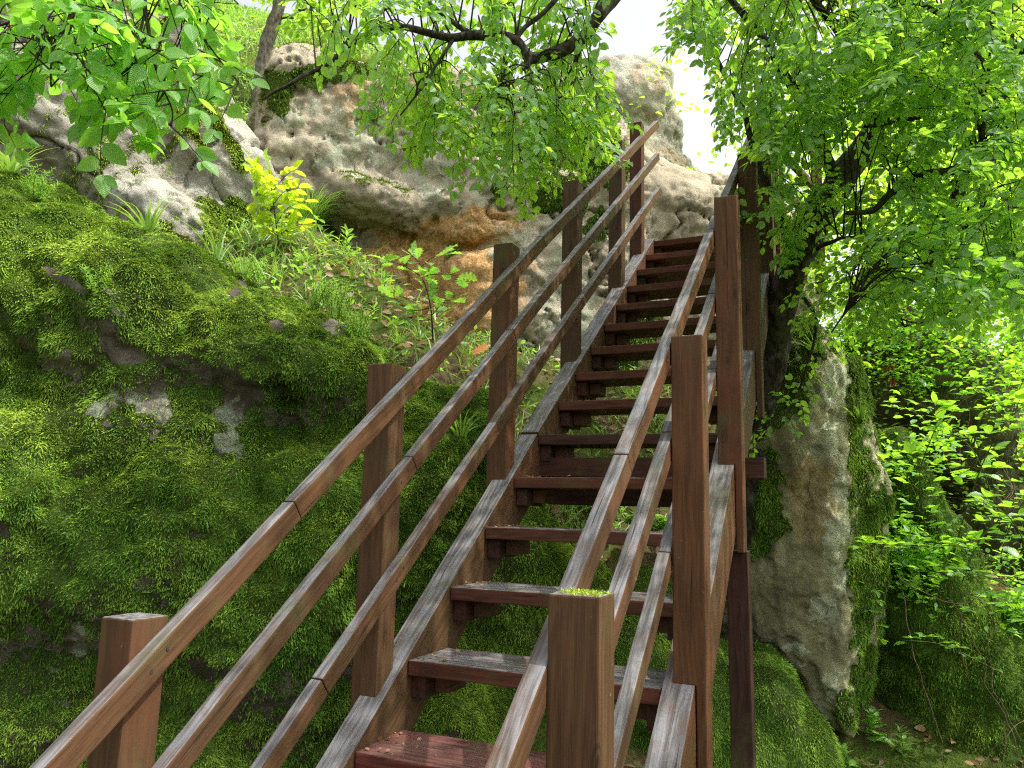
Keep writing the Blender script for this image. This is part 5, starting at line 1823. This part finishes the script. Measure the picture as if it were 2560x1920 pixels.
# ------------------------------------------------------------------ ground cover
# grass on the gully and slope
c = VGd[QGd].mean(1)
x, y, z = screen(c)
tt = (c - CAM) @ FWD
ok = (z > 4.5) & (z < 16) & (x > -100) & (x < 1750) & (y > -150) & (y < 1400) & (c[:, 2] > .2)
area = np.linalg.norm(np.cross(VGd[QGd[:, 2]] - VGd[QGd[:, 0]], VGd[QGd[:, 3]] - VGd[QGd[:, 1]]), axis=1) * .5
dn = (.3 + .7 * sstep(-.55, .15, fbm(c, 1.5, 3, 95))) * (.55 + .45 * ((x < 800) | (y > 1150)))
wgt = area * ok * dn
f = RNG.choice(len(QGd), 30000, p=wgt / wgt.sum())
a, b = RNG.random(len(f))[:, None], RNG.random(len(f))[:, None]
q = VGd[QGd[f]]
P = (q[:, 0] * (1 - a) + q[:, 1] * a) * (1 - b) + (q[:, 3] * (1 - a) + q[:, 2] * a) * b
m = len(P)
d = unit(np.array([0, 0, 1.0]) + RNG.normal(size=(m, 3)) * [.5, .5, .2])
L = .16 * np.exp(RNG.normal(0, .35, m))[:, None]
sdv = unit(np.cross(d, RNG.normal(size=(m, 3))))
wv = RNG.uniform(.004, .008, m)[:, None]
bend = np.column_stack([d[:, :2], np.full(m, -.4)]) * .6
V6 = np.stack([P - sdv * wv, P + sdv * wv, P + d * L * .55 + bend * L * .2 - sdv * wv * .8, P + d * L * .55 + bend * L * .2 + sdv * wv * .8, P + d * L * .9 + bend * L * .7], 1)
o5 = (np.arange(m) * 5)[:, None]
g = make_mesh('grass', V6.reshape(-1, 3), [np.array([[0, 1, 3, 2]]) + o5, np.array([[2, 3, 4]]) + o5], GRASS, (0, 0, 0), None, np.tile([(0, -.05), (0, .05), (.5, -.05), (.5, .05), (1, 0)], (m, 1)),
              {'col': np.repeat(np.clip(.65 + .25 * RNG.normal(size=m), 0, 1), 5)})
tag(g, 'grass and small herbs covering the gully and the sunny slope', 'grass', kind='stuff')
# broad leaved low herbs mixed in
lv = Leaves()
for i in RNG.choice(len(QGd), 17000, p=wgt / wgt.sum()):
    p = c[i] + rnd(.04) * [1, 1, 0] + [0, 0, RNG.uniform(.0, .14)]
    lv.add(p, unit(rnd(1) * [1, 1, .3] + [0, 0, .35]), np.array([0, 0, 1.0]) + rnd(.4), .075 * RNG.uniform(.5, 1.3), .7 + RNG.normal() * .2)
tag(lv.build('low_herbs', 'lance', HERB, (0, 0, 0), None, 1.5), 'low leafy herbs among the grass of the slope', 'herbs', kind='stuff')
# dead leaves
lv = Leaves()
ok2 = (z > 1.2) & (z < 9) & (x > -200) & (x < 2700) & (y < 2100)
wg2 = area * ok2 * (.25 + sstep(-.2, .4, fbm(c, 1.2, 3, 97)))
for i in RNG.choice(len(QGd), 5200, p=wg2 / wg2.sum()):
    lv.add(c[i] + rnd(.05) * [1, 1, 0] + [0, 0, RNG.uniform(.004, .03)], unit(rnd(1) * [1, 1, .25]), NGd[QGd[i, 0]] + rnd(.35), .07 * RNG.uniform(.5, 1.3), RNG.random())
tag(lv.build('leaf_litter', 'o3', DRY, (0, 0, 0)), 'brown fallen leaves lying on the forest floor', 'leaf litter', kind='stuff')
# crumbs and leaf bits that gather on the treads
lv = Leaves()
for i in range(11):
    y_ = i * D1 if i <= 5 else YB + (i - 5) * D2
    z_ = i * R1 if i <= 5 else 5 * R1 + (i - 5) * R2_
    for _ in range(34):
        x_ = abs(RNG.normal(0, .10)) if RNG.random() < .6 else W - abs(RNG.normal(0, .2))
        if RNG.random() < .25: x_ = RNG.uniform(0, W)
        lv.add(np.array([min(max(x_, .02), W - .02), y_ + RNG.uniform(.02, .25), z_ + RNG.uniform(.003, .008)]), unit(rnd(1) * [1, 1, .15]), np.array([0, 0, 1.0]) + rnd(.3), RNG.uniform(.006, .026), RNG.random())
tag(lv.build('leaf_crumbs', 'o2', DRY, (W / 2, 1, 0)), 'brown crumbs and bits of dead leaf gathered on the stair treads', 'leaf litter', kind='stuff')
# the one curled orange leaf
p = onground(1175, 905, 4.6)
lv = Leaves()
lv.add(p + [0, 0, .06], unit(RGT + [0, 0, .55]), np.array([0, 0, .6]) - FWD, .17, .8)
lv.add(p + [0, 0, .05], unit(-RGT * .4 + [0, 0, -.5]), np.array([0, 0, .3]) - FWD, .12, .5)
tag(lv.build('fallen_leaf', 'oak', ORANGE, p), 'large curled orange brown dead leaf between the top and middle left rails', 'dead leaf')

# moss cushion on the end grain of the nearest post
po = np.array([W + EI + .05, -.753 + .05, .601])
m = 620
a, b = RNG.uniform(-.045, .045, m), RNG.uniform(-.045, .045, m)
kk = sstep(-.35, .3, fbm(np.column_stack([a, b, a * 0]) * 1.0, 30, 3, 3) + .6 * (b > .0) - .1)
sel = RNG.random(m) < kk
P = np.column_stack([po[0] + a, po[1] + b, np.full(m, po[2] - .001)])[sel]
m = len(P)
d = unit(RNG.normal(size=(m, 3)) * [.7, .7, .3] + [0, 0, .7])
s_ = unit(np.cross(d, RNG.normal(size=(m, 3))))
L = RNG.uniform(.003, .009, m)[:, None]
V4 = np.stack([P, P + d * L * .5 + s_ * .0016, P + d * L, P + d * L * .5 - s_ * .0016], 1).reshape(-1, 3)
ob = make_mesh('moss', V4, [np.arange(m * 4).reshape(-1, 4)], MOSSY, (0, 0, 0), None, None, {'col': np.repeat(RNG.random(m), 4)}, smooth=False)
ob['kind'] = 'stuff'
ob.parent = RPO[0]
ob.matrix_basis = (stair.matrix_basis @ RPO[0].matrix_basis).inverted()
